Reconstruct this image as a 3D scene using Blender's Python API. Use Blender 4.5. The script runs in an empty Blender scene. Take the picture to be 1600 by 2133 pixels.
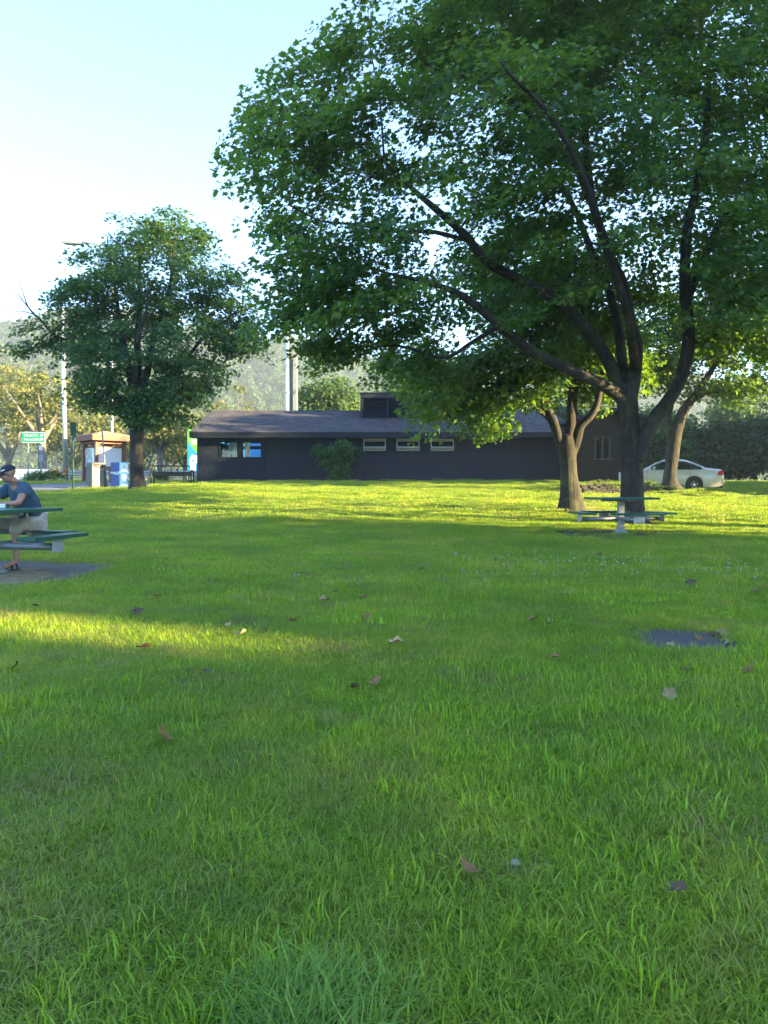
import bpy, bmesh, math, random
import numpy as np
from mathutils import Vector, Matrix, noise as mnoise

R = math.radians
rng = np.random.default_rng(7)
random.seed(7)
sc = bpy.context.scene
col = sc.collection

# ------------------------------------------------------------------ camera
F, HOR, EYE = 1602.0, 1018.0, 1.05          # focal length and horizon row on a 1600 x 2133 picture; eye height (m)
cd = bpy.data.cameras.new('camera'); cam = bpy.data.objects.new('camera', cd); col.objects.link(cam)
cam.location = (0, 0, EYE); cam.rotation_euler = (R(90), 0, 0)
cd.sensor_fit = 'VERTICAL'; cd.sensor_height = 24.0; cd.lens = F / 2133 * 24.0
cd.shift_y = (HOR - 1066.5) / 2133
cd.clip_start = 0.05; cd.clip_end = 5000
sc.camera = cam

# ------------------------------------------------------------------ sky, sun, exposure
SUN_AZ, SUN_EL = 108.0, 12.0                # bearing clockwise from the view direction, elevation
w = bpy.data.worlds.new('World'); sc.world = w; w.use_nodes = True
nt = w.node_tree; bg = nt.nodes['Background']
sky = nt.nodes.new('ShaderNodeTexSky'); sky.sky_type = 'NISHITA'; sky.sun_disc = False
sky.sun_elevation = R(SUN_EL + 8); sky.sun_rotation = R(SUN_AZ); sky.air_density = 1.0; sky.dust_density = 0.2; sky.ozone_density = 5.0
nt.links.new(sky.outputs[0], bg.inputs[0]); bg.inputs[1].default_value = 0.066
sd = bpy.data.lights.new('sun', 'SUN'); sun = bpy.data.objects.new('sun', sd); col.objects.link(sun)
sd.energy = 3.9; sd.angle = R(0.6); sd.color = (1.0, 0.77, 0.38)
to_sun = Vector((math.sin(R(SUN_AZ)) * math.cos(R(SUN_EL)), math.cos(R(SUN_AZ)) * math.cos(R(SUN_EL)), math.sin(R(SUN_EL))))
sun.rotation_euler = to_sun.to_track_quat('Z', 'Y').to_euler()
sc.view_settings.view_transform = 'Standard'; sc.view_settings.look = 'None'
sc.view_settings.gamma = 1; sc.view_settings.use_curve_mapping = False
sc.view_settings.exposure = 3.55
sc.cycles.use_denoising = True
sc.cycles.max_bounces = 8; sc.cycles.volume_bounces = 1; sc.cycles.transparent_max_bounces = 8

# ------------------------------------------------------------------ helpers
def tag(o, label=None, cat=None, group=None, kind=None):
    if label: o['label'] = label
    if cat: o['category'] = cat
    if group: o['group'] = group
    if kind: o['kind'] = kind
    return o

def empty(name, loc=(0, 0, 0), rz=0.0):
    o = bpy.data.objects.new(name, None); col.objects.link(o)
    o.location = loc; o.rotation_euler = (0, 0, rz); o.empty_display_size = 0.1
    return o

def link(name, me, mat, parent=None, smooth=False, local=True):
    o = bpy.data.objects.new(name, me); col.objects.link(o)
    if mat is not None and not me.materials: me.materials.append(mat)
    if parent is not None: o.parent = parent
    if smooth: me.polygons.foreach_set('use_smooth', np.ones(len(me.polygons), dtype=bool))
    return o

def share(src, parent=None, loc=None, rot=None, scale=None):
    o = src.copy(); col.objects.link(o); o.parent = parent if parent is not None else src.parent
    if loc is not None: o.location = loc
    if rot is not None: o.rotation_euler = rot
    if scale is not None: o.scale = scale
    return o

def evald(o):
    dg_ = bpy.context.evaluated_depsgraph_get(); dg_.update(); return bpy.data.meshes.new_from_object(o.evaluated_get(dg_))

class MB:
    """collects shapes; build() links them as one mesh object"""
    def __init__(s): s.v = []; s.f = []
    def add(s, vs, fs):
        k = len(s.v); s.v += [tuple(p) for p in vs]; s.f += [tuple(i + k for i in f) for f in fs]; return s
    def box(s, c, d, bev=0.0, rot=None):
        bm = bmesh.new(); bmesh.ops.create_cube(bm, size=1.0)
        for v in bm.verts: v.co = Vector((v.co.x * d[0], v.co.y * d[1], v.co.z * d[2]))
        if bev > 0: bmesh.ops.bevel(bm, geom=bm.edges[:], offset=min(bev, min(d) * .45), segments=1, affect='EDGES')
        M = Matrix.Translation(c)
        if rot is not None: M = M @ (rot if isinstance(rot, Matrix) else Matrix.Rotation(rot, 4, 'Z'))
        bm.verts.ensure_lookup_table()
        s.add([M @ v.co for v in bm.verts], [[v.index for v in f.verts] for f in bm.faces]); bm.free(); return s
    def tube(s, pts, rad, n=8, cap=True, jit=0.0, seed=0):
        pts = [Vector(p) for p in pts]
        if not hasattr(rad, '__len__'): rad = [rad] * len(pts)
        vs = []; fs = []; up = None
        for i, p in enumerate(pts):
            t = (pts[min(i + 1, len(pts) - 1)] - pts[max(i - 1, 0)])
            if t.length < 1e-9: t = Vector((0, 0, 1))
            t.normalize()
            if up is None: up = Vector((1, 0, 0)) if abs(t.x) < .9 else Vector((0, 1, 0))
            a = (up - t * up.dot(t)).normalized(); b = t.cross(a); up = a
            for k in range(n):
                th = 2 * math.pi * k / n; r = rad[i]
                if jit:
                    r *= 1 + jit * (mnoise.noise(Vector((math.cos(th) * 1.6 + seed, math.sin(th) * 1.6, p.z * .9 + p.x * .7))) * 1.2
                                    + .5 * mnoise.noise(Vector((math.cos(th) * 4 + seed, math.sin(th) * 4, p.z * 2.2))))
                vs.append(p + (a * math.cos(th) + b * math.sin(th)) * r)
        for i in range(len(pts) - 1):
            for k in range(n):
                fs.append((i * n + k, i * n + (k + 1) % n, (i + 1) * n + (k + 1) % n, (i + 1) * n + k))
        if cap: fs.append(tuple(range(n - 1, -1, -1))); fs.append(tuple((len(pts) - 1) * n + k for k in range(n)))
        return s.add(vs, fs)
    def lathe(s, prof, n=16, c=(0, 0, 0)):
        vs = [(c[0] + r * math.cos(2 * math.pi * k / n), c[1] + r * math.sin(2 * math.pi * k / n), c[2] + z) for r, z in prof for k in range(n)]
        fs = [(i * n + k, i * n + (k + 1) % n, (i + 1) * n + (k + 1) % n, (i + 1) * n + k) for i in range(len(prof) - 1) for k in range(n)]
        fs.append(tuple(range(n - 1, -1, -1))); fs.append(tuple((len(prof) - 1) * n + k for k in range(n)))
        return s.add(vs, fs)
    def prism(s, poly, a, b, axis='y'):
        """polygon in the plane across axis, extruded from a to b"""
        n = len(poly)
        def P(u, v, t): return {'y': (u, t, v), 'x': (t, u, v), 'z': (u, v, t)}[axis]
        vs = [P(u, v, a) for u, v in poly] + [P(u, v, b) for u, v in poly]
        fs = [tuple(range(n)), tuple(range(2 * n - 1, n - 1, -1))] + [(i, i + n, (i + 1) % n + n, (i + 1) % n) for i in range(n)]
        return s.add(vs, fs)
    def mesh(s, name):
        me = bpy.data.meshes.new(name); me.from_pydata(s.v, [], s.f)
        bm = bmesh.new(); bm.from_mesh(me); bmesh.ops.recalc_face_normals(bm, faces=bm.faces[:]); bm.to_mesh(me); bm.free()
        return me
    def build(s, name, mat, parent=None, smooth=False):
        return link(name, s.mesh(name), mat, parent, smooth)

def box(name, c, d, mat, parent=None, bev=0.0, rot=None): return MB().box(c, d, bev, rot).build(name, mat, parent)

def fast_mesh(name, V, loops, sizes, attr=None):
    me = bpy.data.meshes.new(name)
    me.vertices.add(len(V)); me.vertices.foreach_set('co', np.asarray(V, np.float32).ravel())
    me.loops.add(len(loops)); me.loops.foreach_set('vertex_index', np.asarray(loops, np.int32))
    me.polygons.add(len(sizes))
    st = np.concatenate([[0], np.cumsum(sizes)[:-1]])
    me.polygons.foreach_set('loop_start', st.astype(np.int32)); me.polygons.foreach_set('loop_total', np.asarray(sizes, np.int32))
    if attr is not None:
        for k, a in attr.items():
            at = me.attributes.new(k, 'FLOAT', 'FACE'); at.data.foreach_set('value', np.asarray(a, np.float32))
    me.update(calc_edges=True)
    return me

# ------------------------------------------------------------------ materials
class NT:
    def __init__(s, name):
        s.m = bpy.data.materials.new(name); s.m.use_nodes = True; s.t = s.m.node_tree
        s.b = s.t.nodes['Principled BSDF']; s.out = s.t.nodes['Material Output']
    def n(s, typ, **kw):
        x = s.t.nodes.new(typ)
        for k, v in kw.items():
            if k in x.inputs.keys(): 
                if hasattr(v, 'is_output'): s.t.links.new(v, x.inputs[k])
                else: x.inputs[k].default_value = v
            else: setattr(x, k, v)
        return x
    def l(s, a, b): s.t.links.new(a, b)
    def pos(s): return s.n('ShaderNodeNewGeometry').outputs['Position']
    def obj(s): return s.n('ShaderNodeTexCoord').outputs['Object']
    def map(s, v, scale): 
        x = s.n('ShaderNodeMapping'); s.l(v, x.inputs['Vector']); x.inputs['Scale'].default_value = scale; return x.outputs[0]
    def noise(s, v, scale, detail=4, rough=.55):
        x = s.n('ShaderNodeTexNoise'); s.l(v, x.inputs['Vector']); x.inputs['Scale'].default_value = scale
        x.inputs['Detail'].default_value = detail; x.inputs['Roughness'].default_value = rough; return x.outputs['Fac']
    def ramp(s, fac, stops, interp='LINEAR'):
        x = s.n('ShaderNodeValToRGB'); s.l(fac, x.inputs[0]); cr = x.color_ramp; cr.interpolation = interp
        while len(cr.elements) < len(stops): cr.elements.new(.5)
        for e, (p, c) in zip(cr.elements, stops): e.position = p; e.color = (*c, 1) if len(c) == 3 else c
        return x.outputs[0]
    def mix(s, f, a, b, typ='MIX'):
        x = s.n('ShaderNodeMix'); x.data_type = 'RGBA'; x.blend_type = typ
        for sock, v in ((x.inputs[0], f), (x.inputs[6], a), (x.inputs[7], b)):
            if hasattr(v, 'is_output'): s.l(v, sock)
            elif isinstance(v, (int, float)): sock.default_value = v
            else: sock.default_value = (*v, 1)
        return x.outputs[2]
    def math(s, op, a, b=0.0):
        x = s.n('ShaderNodeMath'); x.operation = op
        for i, v in ((0, a), (1, b)):
            if hasattr(v, 'is_output'): s.l(v, x.inputs[i])
            else: x.inputs[i].default_value = v
        return x.outputs[0]
    def bump(s, h, strength=.3, dist=.02):
        x = s.n('ShaderNodeBump'); x.inputs['Strength'].default_value = strength; x.inputs['Distance'].default_value = dist
        s.l(h, x.inputs['Height']); s.l(x.outputs[0], s.b.inputs['Normal'])
    def col(s, v):
        if hasattr(v, 'is_output'): s.l(v, s.b.inputs['Base Color'])
        else: s.b.inputs['Base Color'].default_value = (*v, 1)
    def rough(s, r): s.b.inputs['Roughness'].default_value = r

def c3(*a): return tuple(a)
def scl(c, k): return tuple(x * k for x in c)

def m_plain(name, c, rough=.6, metal=0.0, var=.18, scale=6.0, bump=0.0, dirt=0.0):
    t = NT(name); p = t.obj(); n = t.noise(p, scale, 5)
    cc = t.ramp(n, [(.25, scl(c, 1 - var)), (.75, scl(c, 1 + var))])
    if dirt:
        d = t.noise(p, 2.3, 6, .7); cc = t.mix(t.ramp(d, [(.55, (0, 0, 0)), (.8, (dirt,) * 3)]), cc, (.09, .075, .055))
    t.col(cc); t.rough(rough); t.b.inputs['Metallic'].default_value = metal
    if bump: t.bump(t.noise(p, scale * 6, 4), bump, .01)
    return t.m

def m_leaf(name, c1, c2, c3_, trans, rough=.45, tmix=.38, attr='r'):
    """per-leaf colour from the attribute; thin leaf with light coming through"""
    t = NT(name); a = t.n('ShaderNodeAttribute'); a.attribute_name = attr
    cc = t.ramp(a.outputs['Fac'], [(0, c1), (.55, c2), (.9, c3_), (1.0, c3_)])
    t.col(cc); t.rough(rough); t.b.inputs['Specular IOR Level'].default_value = .35
    tr = t.n('ShaderNodeBsdfTranslucent'); t.l(t.mix(.75, cc, trans), tr.inputs['Color'])
    mx = t.n('ShaderNodeMixShader'); mx.inputs[0].default_value = tmix
    t.l(t.b.outputs[0], mx.inputs[1]); t.l(tr.outputs[0], mx.inputs[2]); t.l(mx.outputs[0], t.out.inputs['Surface'])
    return t.m

def m_bark(name, ca, cb, moss=.0):
    t = NT(name); p = t.pos(); q = t.map(p, (9, 9, 1.7))
    n1 = t.noise(q, 1.6, 8, .65); n2 = t.noise(p, 1.3, 4)
    cc = t.ramp(n1, [(.3, scl(ca, .55)), (.5, ca), (.7, cb)])
    cc = t.mix(t.ramp(n2, [(.45, (0, 0, 0)), (.7, (.55, .55, .55))]), cc, scl(cb, 1.25))
    if moss: cc = t.mix(t.ramp(t.noise(p, 2.2, 5), [(.56, (0, 0, 0)), (.68, (moss,) * 3)]), cc, (.06, .075, .03))
    t.col(cc); t.rough(.92); t.bump(n1, .9, .05)
    return t.m

def m_glass_dark(name, c=(.012, .016, .02), rough=.04):
    t = NT(name); t.col(c); t.rough(rough); t.b.inputs['Specular IOR Level'].default_value = .9; return t.m

def m_glass_clear(name):
    t = NT(name); g = t.n('ShaderNodeBsdfGlossy'); g.inputs['Roughness'].default_value = .03
    tr = t.n('ShaderNodeBsdfTransparent'); tr.inputs['Color'].default_value = (.82, .88, .9, 1)
    fr = t.n('ShaderNodeFresnel'); fr.inputs[0].default_value = 1.6
    mx = t.n('ShaderNodeMixShader'); t.l(fr.outputs[0], mx.inputs[0]); t.l(tr.outputs[0], mx.inputs[1]); t.l(g.outputs[0], mx.inputs[2])
    t.l(mx.outputs[0], t.out.inputs['Surface']); return t.m

M = {}
M['leaf_maple'] = m_leaf('leaf_maple', (.026, .085, .036), (.043, .125, .040), (.115, .195, .032), (.24, .40, .025), .40, .44)
M['leaf_maple_dark'] = m_leaf('leaf_maple_dark', (.022, .07, .036), (.035, .102, .042), (.075, .145, .036), (.18, .33, .03), .40, .40)
M['leaf_gold'] = m_leaf('leaf_gold', (.075, .10, .026), (.13, .15, .035), (.22, .2, .05), (.30, .32, .05), .6)
M['leaf_mid'] = m_leaf('leaf_mid', (.03, .075, .022), (.05, .11, .028), (.10, .15, .03), (.16, .28, .03), .6)
M['leaf_wood'] = m_leaf('leaf_wood', (.010, .034, .014), (.018, .05, .017), (.04, .075, .02), (.08, .16, .02), .6, .3)
M['leaf_shrub'] = m_leaf('leaf_shrub', (.03, .085, .026), (.055, .13, .036), (.10, .19, .05), (.12, .24, .035), .45, .3)
M['leaf_hill'] = m_leaf('leaf_hill', (.025, .065, .022), (.045, .095, .03), (.08, .12, .035), (.12, .2, .04), .7, .25)
M['bark'] = m_bark('bark', (.02, .017, .014), (.052, .045, .037), .7)
M['bark_pale'] = m_bark('bark_pale', (.11, .10, .085), (.22, .2, .175))
M['twig'] = m_plain('twig', (.035, .029, .024), .9)

# grass: colour drifts in patches over the lawn, dry blades here and there
def m_grass(name, cdark, cmid, cpale, dry=.85, coarse=False):
    t = NT(name); p = t.pos(); a = t.n('ShaderNodeAttribute'); a.attribute_name = 'r'
    big = t.noise(t.map(p, (1, 1, .01)), .55, 3); med = t.noise(t.map(p, (1, 1, .01)), 2.4, 4)
    cc = t.ramp(t.math('ADD', t.math('MULTIPLY', big, .6), t.math('MULTIPLY', med, .4)), [(.34, cdark), (.52, cmid), (.66, cpale)])
    cc = t.mix(t.ramp(a.outputs['Fac'], [(0, (.0,) * 3), (1, (1,) * 3)]), scl_rgb(t, cc, .75), scl_rgb(t, cc, 1.4))
    dr = t.ramp(t.noise(t.map(p, (1, 1, .01)), 1.35, 5, .7), [(.48, (0, 0, 0)), (.64, (1, 1, 1))])
    pick = t.ramp(a.outputs['Fac'], [(.45, (0, 0, 0)), (.7, (dry,) * 3)])
    cc = t.mix(t.mix(1.0, dr, pick, 'MULTIPLY'), cc, (.30, .23, .11))
    t.col(cc); t.rough(.5); t.b.inputs['Specular IOR Level'].default_value = .35
    tr = t.n('ShaderNodeBsdfTranslucent'); t.l(scl_rgb(t, cc, 1.7), tr.inputs['Color'])
    mx = t.n('ShaderNodeMixShader'); mx.inputs[0].default_value = .42
    t.l(t.b.outputs[0], mx.inputs[1]); t.l(tr.outputs[0], mx.inputs[2]); t.l(mx.outputs[0], t.out.inputs['Surface'])
    return t.m
def scl_rgb(t, c, k):
    return t.mix(1.0, c, (k, k, k), 'MULTIPLY')
M['grass'] = m_grass('grass', (.135, .235, .018), (.22, .305, .024), (.345, .365, .04))
M['grass_broad'] = m_grass('grass_broad', (.17, .30, .014), (.235, .36, .018), (.30, .40, .022), .1)
M['grass_blue'] = m_grass('grass_blue', (.115, .22, .035), (.16, .275, .042), (.20, .31, .048), .05)

def m_ground():
    t = NT('ground_soil'); p = t.map(t.pos(), (1, 1, .01))
    n = t.noise(p, 1.1, 6); n2 = t.noise(p, 26, 4, .7)
    cc = t.ramp(n, [(.3, (.11, .16, .045)), (.5, (.14, .19, .05)), (.72, (.20, .21, .07))])
    cc = t.mix(t.ramp(n2, [(.35, (0, 0, 0)), (.75, (.6, .6, .6))]), cc, (.08, .10, .03))
    t.col(cc); t.rough(.95); t.bump(n2, .7, .04); return t.m
M['ground'] = m_ground()
def m_conc(name, ca, cb, bump=.25):
    t = NT(name); p = t.pos(); n = t.noise(p, 1.4, 6, .65); g = t.noise(p, 60, 3, .7)
    cc = t.ramp(n, [(.3, ca), (.7, cb)]); cc = t.mix(t.ramp(g, [(.35, (0, 0, 0)), (.7, (.4, .4, .4))]), cc, scl(ca, .6))
    t.col(cc); t.rough(.93); t.bump(g, bump, .006); return t.m
M['concrete'] = m_conc('concrete', (.13, .13, .135), (.20, .2, .2))
M['pad'] = m_conc('pad_concrete', (.085, .074, .058), (.165, .14, .105), .5)
M['pad_dark'] = m_conc('pad_asphalt', (.045, .041, .036), (.085, .078, .068), .6)
M['asphalt'] = m_conc('asphalt', (.07, .07, .073), (.12, .12, .12), .5)
def m_dirt(name, a, b):
    t = NT(name); p = t.pos(); n = t.noise(p, 5, 7, .7); t.col(t.ramp(n, [(.3, a), (.7, b)])); t.rough(.97); t.bump(n, .8, .03); return t.m
M['dirt'] = m_dirt('dirt', (.045, .035, .024), (.10, .075, .05))
M['straw'] = m_dirt('dead_grass', (.16, .12, .06), (.30, .23, .12))

M['siding'] = m_plain('siding_paint', (.005, .011, .026), .8, 0, .12, 3, .15, .05)
M['trim_dark'] = m_plain('dark_trim', (.0045, .0095, .022), .7, 0, .12, 3, .1)
M['louver'] = m_plain('louver_paint', (.005, .007, .013), .7)
def m_shingle():
    t = NT('shingle'); p = t.obj(); a = t.n('ShaderNodeObjectInfo').outputs['Random']
    br = t.n('ShaderNodeTexBrick'); t.l(t.map(p, (1, 1, 1)), br.inputs['Vector'])
    br.inputs['Scale'].default_value = 1.0; br.inputs['Brick Width'].default_value = .3; br.inputs['Row Height'].default_value = .14
    br.inputs['Mortar Size'].default_value = .004; br.offset = .37
    br.inputs['Color1'].default_value = (.04, .035, .042, 1); br.inputs['Color2'].default_value = (.10, .088, .098, 1); br.inputs['Mortar'].default_value = (.04, .035, .04, 1)
    n = t.noise(p, 1.1, 4); cc = t.mix(t.ramp(n, [(.4, (0, 0, 0)), (.7, (.5, .5, .5))]), br.outputs['Color'], (.075, .064, .066))
    t.col(cc); t.rough(.9); t.bump(t.noise(p, 90, 3), .4, .01); return t.m
M['shingle'] = m_shingle()
def m_brick():
    t = NT('brown_brick'); p = t.obj(); br = t.n('ShaderNodeTexBrick')
    x = t.n('ShaderNodeMapping'); t.l(p, x.inputs['Vector']); x.inputs['Rotation'].default_value = (R(90), 0, 0); t.l(x.outputs[0], br.inputs['Vector'])
    br.inputs['Scale'].default_value = 1.0; br.inputs['Brick Width'].default_value = .21; br.inputs['Row Height'].default_value = .075; br.inputs['Mortar Size'].default_value = .008
    br.inputs['Color1'].default_value = (.018, .013, .010, 1); br.inputs['Color2'].default_value = (.026, .019, .015, 1); br.inputs['Mortar'].default_value = (.022, .019, .017, 1)
    t.col(br.outputs['Color']); t.rough(.9); t.bump(br.outputs['Fac'], -.4, .01); return t.m
M['brick'] = m_brick()
M['white'] = m_plain('white_paint', (.72, .74, .74), .45, 0, .06)
M['white_frame'] = m_plain('white_window_frame', (.40, .43, .44), .5, 0, .08)
M['frame_grey'] = m_plain('grey_window_frame', (.06, .062, .06), .6)
M['glass'] = m_glass_clear('window_glass')
M['glass_dark'] = m_glass_dark('dark_glass')
M['green_paint'] = m_plain('green_table_coating', (.006, .075, .05), .38, 0, .12, 8, .05, .12)
M['green_dark'] = m_plain('green_table_dark', (.008, .07, .055), .4, 0, .15, 8, .05, .2)
M['galv'] = m_plain('galvanized_steel', (.26, .28, .29), .5, .55, .18, 9, .05, .15)
M['galv_pale'] = m_plain('painted_steel', (.28, .30, .295), .55, .1, .1, 9, .05, .2)
M['alu'] = m_plain('aluminium_pole', (.62, .63, .64), .38, .6, .1, 4)
M['post_green'] = m_plain('green_post', (.03, .085, .06), .55)
M['post_grey'] = m_plain('grey_post', (.22, .23, .23), .6, .3)
M['bench'] = m_plain('black_bench_steel', (.004, .009, .009), .4, .2)
M['bin_grey'] = m_plain('grey_bin_plastic', (.12, .125, .128), .65, 0, .1, 8, .05, .15)
M['bin_tan'] = m_plain('tan_bin_door', (.24, .235, .20), .65, 0, .1)
M['bin_blue'] = m_plain('blue_bin_plastic', (.005, .06, .30), .42, 0, .08)
M['black'] = m_plain('black_part', (.012, .012, .013), .6)
M['bag'] = m_plain('clear_bag', (.42, .55, .68), .25)
M['wood_red'] = m_plain('red_brown_timber', (.20, .075, .05), .7, 0, .2, 7, .1)
M['wood_roof'] = m_plain('kiosk_shingle', (.30, .16, .12), .85, 0, .25, 14, .2)
M['poster'] = None
def m_poster(name, a, b, c, scale, thr):
    t = NT(name); p = t.obj(); n = t.noise(t.map(p, (1, 1, 1.4)), scale, 5, .6)
    t.col(t.ramp(n, [(thr, a), (thr + .04, b), (.72, c)])); t.rough(.35); return t.m
M['poster_map'] = m_poster('map_panel', (.22, .27, .28), (.42, .47, .47), (.52, .55, .55), 5.0, .43)
M['poster_text'] = m_poster('text_panel', (.6, .61, .6), (.66, .67, .67), (.7, .71, .71), 9.0, .3)
M['sign_green'] = m_plain('sign_green', (.004, .24, .135), .4, 0, .04)
M['car'] = None
def m_car():
    t = NT('cream_car_paint'); t.col(t.ramp(t.noise(t.obj(), 2, 3), [(.3, (.42, .40, .335)), (.7, (.46, .44, .37))])); t.rough(.28)
    t.b.inputs['Coat Weight'].default_value = .6; t.b.inputs['Coat Roughness'].default_value = .06; return t.m
M['car'] = m_car()
M['tyre'] = m_plain('tyre_rubber', (.014, .014, .015), .85)
M['rim'] = m_plain('steel_rim', (.03, .03, .033), .4, .5)
M['hub'] = m_plain('hub_cap', (.55, .56, .57), .3, .7)
M['red_lens'] = m_plain('red_lens', (.42, .012, .018), .2)
M['skin'] = m_plain('skin', (.34, .175, .115), .5, 0, .1, 5)
M['shirt'] = m_plain('blue_tshirt', (.035, .075, .115), .9, 0, .16, 9, .3)
M['khaki'] = m_plain('khaki_cloth', (.38, .36, .31), .9, 0, .14, 9, .35)
M['cap'] = m_plain('navy_cap', (.012, .016, .03), .85)
M['stone'] = m_plain('field_stone', (.11, .095, .075), .92, 0, .3, 5, .5)
M['leaf_dry'] = m_plain('dry_leaf', (.21, .11, .035), .8, 0, .35, 12, .3)
M['leaf_dry_pale'] = m_plain('dry_leaf_pale', (.30, .215, .11), .8, 0, .25, 12, .3)
M['leaf_dry_dark'] = m_plain('dry_leaf_dark', (.09, .06, .028), .8, 0, .3, 12, .3)
M['clover'] = m_plain('clover_white', (.36, .38, .30), .8)
M['mushroom'] = m_plain('mushroom_skin', (.17, .18, .10), .7)
M['orange'] = m_plain('orange_petal', (.62, .22, .03), .7)
M['tr_green'] = m_plain('trailer_green', (.12, .40, .05), .35, 0, .05)
M['tr_blue'] = m_plain('trailer_blue', (.015, .22, .50), .35, 0, .05)
M['red'] = m_plain('red_plastic', (.45, .03, .04), .4)

# ------------------------------------------------------------------ terrain
YS = np.array([-60, 0, 12, 16, 18, 20, 24, 28, 32, 36, 40, 46, 60, 90, 150, 400, 2500.])
ZM = np.array([-.2, 0, 0, .03, .08, .18, .44, .70, .97, 1.22, 1.42, 1.46, 1.65, 1.9, 2.2, 3, 3.])      # centre line
XD = np.array([-60, -30, -18, -14, -11.7, -10.7, -9.6, 8, 10.5, 13, 17, 30, 60.])
DD = np.array([-.38, -.36, -.32, -.27, -.19, -.05, 0, 0, -.08, -.20, -.46, -.60, -.6])       # fall away to either side
WY = (np.array([14, 36, 42, 46, 60.]), np.array([0, 1, .3, .05, 0]))
def sm(e0, e1, x):
    t = np.clip((x - e0) / (e1 - e0), 0, 1); return t * t * (3 - 2 * t)
def H(x, y):
    x = np.asarray(x, float); y = np.asarray(y, float)
    z = 0; 
    for oy in (-1.5, -.75, 0, .75, 1.5): z = z + np.interp(y + oy, YS, ZM) / 5
    d = 0
    for ox in (-.8, 0, .8): d = d + np.interp(x + ox, XD, DD) / 3
    z = z + d * np.interp(y, *WY)
    # terrace held by the low stone wall
    t = sm(6.9, 7.5, x) * (1 - sm(9.8, 11.4, x)) * sm(30.35, 30.5, y) * (1 - sm(33, 37, y))
    z = z + t * np.maximum(0, 1.20 - z)
    z = z + .24 * np.exp(-((x - 11.4) ** 2 + (y - 30.9) ** 2) / 1.7)      # rise at the foot of the leaning maple
    # slight unevenness of the lawn
    z = z + .018 * np.sin(x * 1.3 + 1.1 * np.sin(y * .7)) * np.sin(y * 1.1 + .6) * np.clip((y - 1) / 4, 0, 1) * (y < 60)
    return z
def h(x, y): return float(H(x, y))
def W(px, py, d): return Vector(((px - 800) / F * d, d, EYE + (HOR - py) / F * d))
_ds = np.concatenate([np.arange(1, 20, .02), np.arange(20, 140, .05)])
def G(px, py):
    """where the sight line of that spot meets the ground"""
    zs = EYE + (HOR - py) / F * _ds; g = H((px - 800) / F * _ds, _ds)
    k = int(np.argmax(zs <= g))
    if not (zs <= g).any(): k = len(_ds) - 1
    d = float(_ds[k]); x = (px - 800) / F * d
    return Vector((x, d, h(x, d)))

def axis(segs):
    out = []
    for a, b, s in segs: out += list(np.arange(a, b, s))
    return np.array(out + [segs[-1][1]])
def sheet(name, X, Y, Z, mat):
    nx, ny = len(X), len(Y); XX, YY = np.meshgrid(X, Y)
    V = np.stack([XX, YY, Z(XX, YY)], -1).reshape(-1, 3)
    i = (np.arange(ny - 1)[:, None] * nx + np.arange(nx - 1)[None]).ravel()
    L = np.stack([i, i + 1, i + 1 + nx, i + nx], 1)
    o = link(name, fast_mesh(name, V, L.ravel(), np.full(len(L), 4)), mat, None, True); return o
gx = axis([(-600, -60, 30), (-60, -20, 2), (-20, 20, .35), (20, 60, 2), (60, 450, 30)])
gy = axis([(-80, -4, 4), (-4, 30, .35), (30, 31, .08), (31, 48, .35), (48, 110, 2), (110, 650, 15)])
g = sheet('ground', gx, gy, H, M['ground']); tag(g, kind='structure')

def strip(name, near, far, mat, lift=.02, n=40, m=6, thick=0.0):
    """a sheet between two polylines of ground points, laid over the terrain"""
    def rs(P, n):
        P = np.array([(p[0], p[1]) for p in P]); s = np.concatenate([[0], np.cumsum(np.linalg.norm(np.diff(P, axis=0), axis=1))])
        t = np.linspace(0, s[-1], n); return np.stack([np.interp(t, s, P[:, 0]), np.interp(t, s, P[:, 1])], 1)
    A, B = rs(near, n), rs(far, n); V = []; 
    for j in range(m):
        f = j / (m - 1); P = A * (1 - f) + B * f; V.append(np.column_stack([P, H(P[:, 0], P[:, 1]) + lift]))
    V = np.concatenate(V); i = (np.arange(m - 1)[:, None] * n + np.arange(n - 1)[None]).ravel()
    L = np.stack([i, i + 1, i + 1 + n, i + n], 1)
    o = link(name, fast_mesh(name, V, L.ravel(), np.full(len(L), 4)), mat, None, True)
    return tag(o, kind='structure')

PATH_NEAR = [G(-60, 1030), G(60, 1027), G(120, 1024), G(165, 1021), G(215, 1018.5), G(290, 1013), G(400, 1007.5)] + [Vector((-7.5, 39.9, 0)), Vector((0, 40.25, 0)), Vector((9.4, 40.25, 0))]
PATH_FAR = [G(-60, 1011), G(60, 1010), G(150, 1007), G(250, 1004), Vector((-11.8, 41.6, 0)), Vector((-9.6, 41.1, 0)), Vector((-7.5, 41.05, 0)), Vector((0, 41.05, 0)), Vector((9.4, 41.05, 0))]
strip('path', PATH_NEAR, PATH_FAR, M['concrete'], .03, 90)
strip('road', [(-90, 56), (-30, 56), (0, 56), (60, 56), (90, 56)], [(-90, 66), (-30, 66), (0, 66), (60, 66), (90, 66)], M['asphalt'], .03, 60)
DRIVE = [(8.5, 36.2), (11, 35.2), (14, 34.2), (17, 33.6), (22, 33.0), (34, 32)]
strip('driveway', [(x, y - .9) for x, y in DRIVE], [(x, y + 2.4) for x, y in DRIVE], M['asphalt'], .02, 60)

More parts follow.
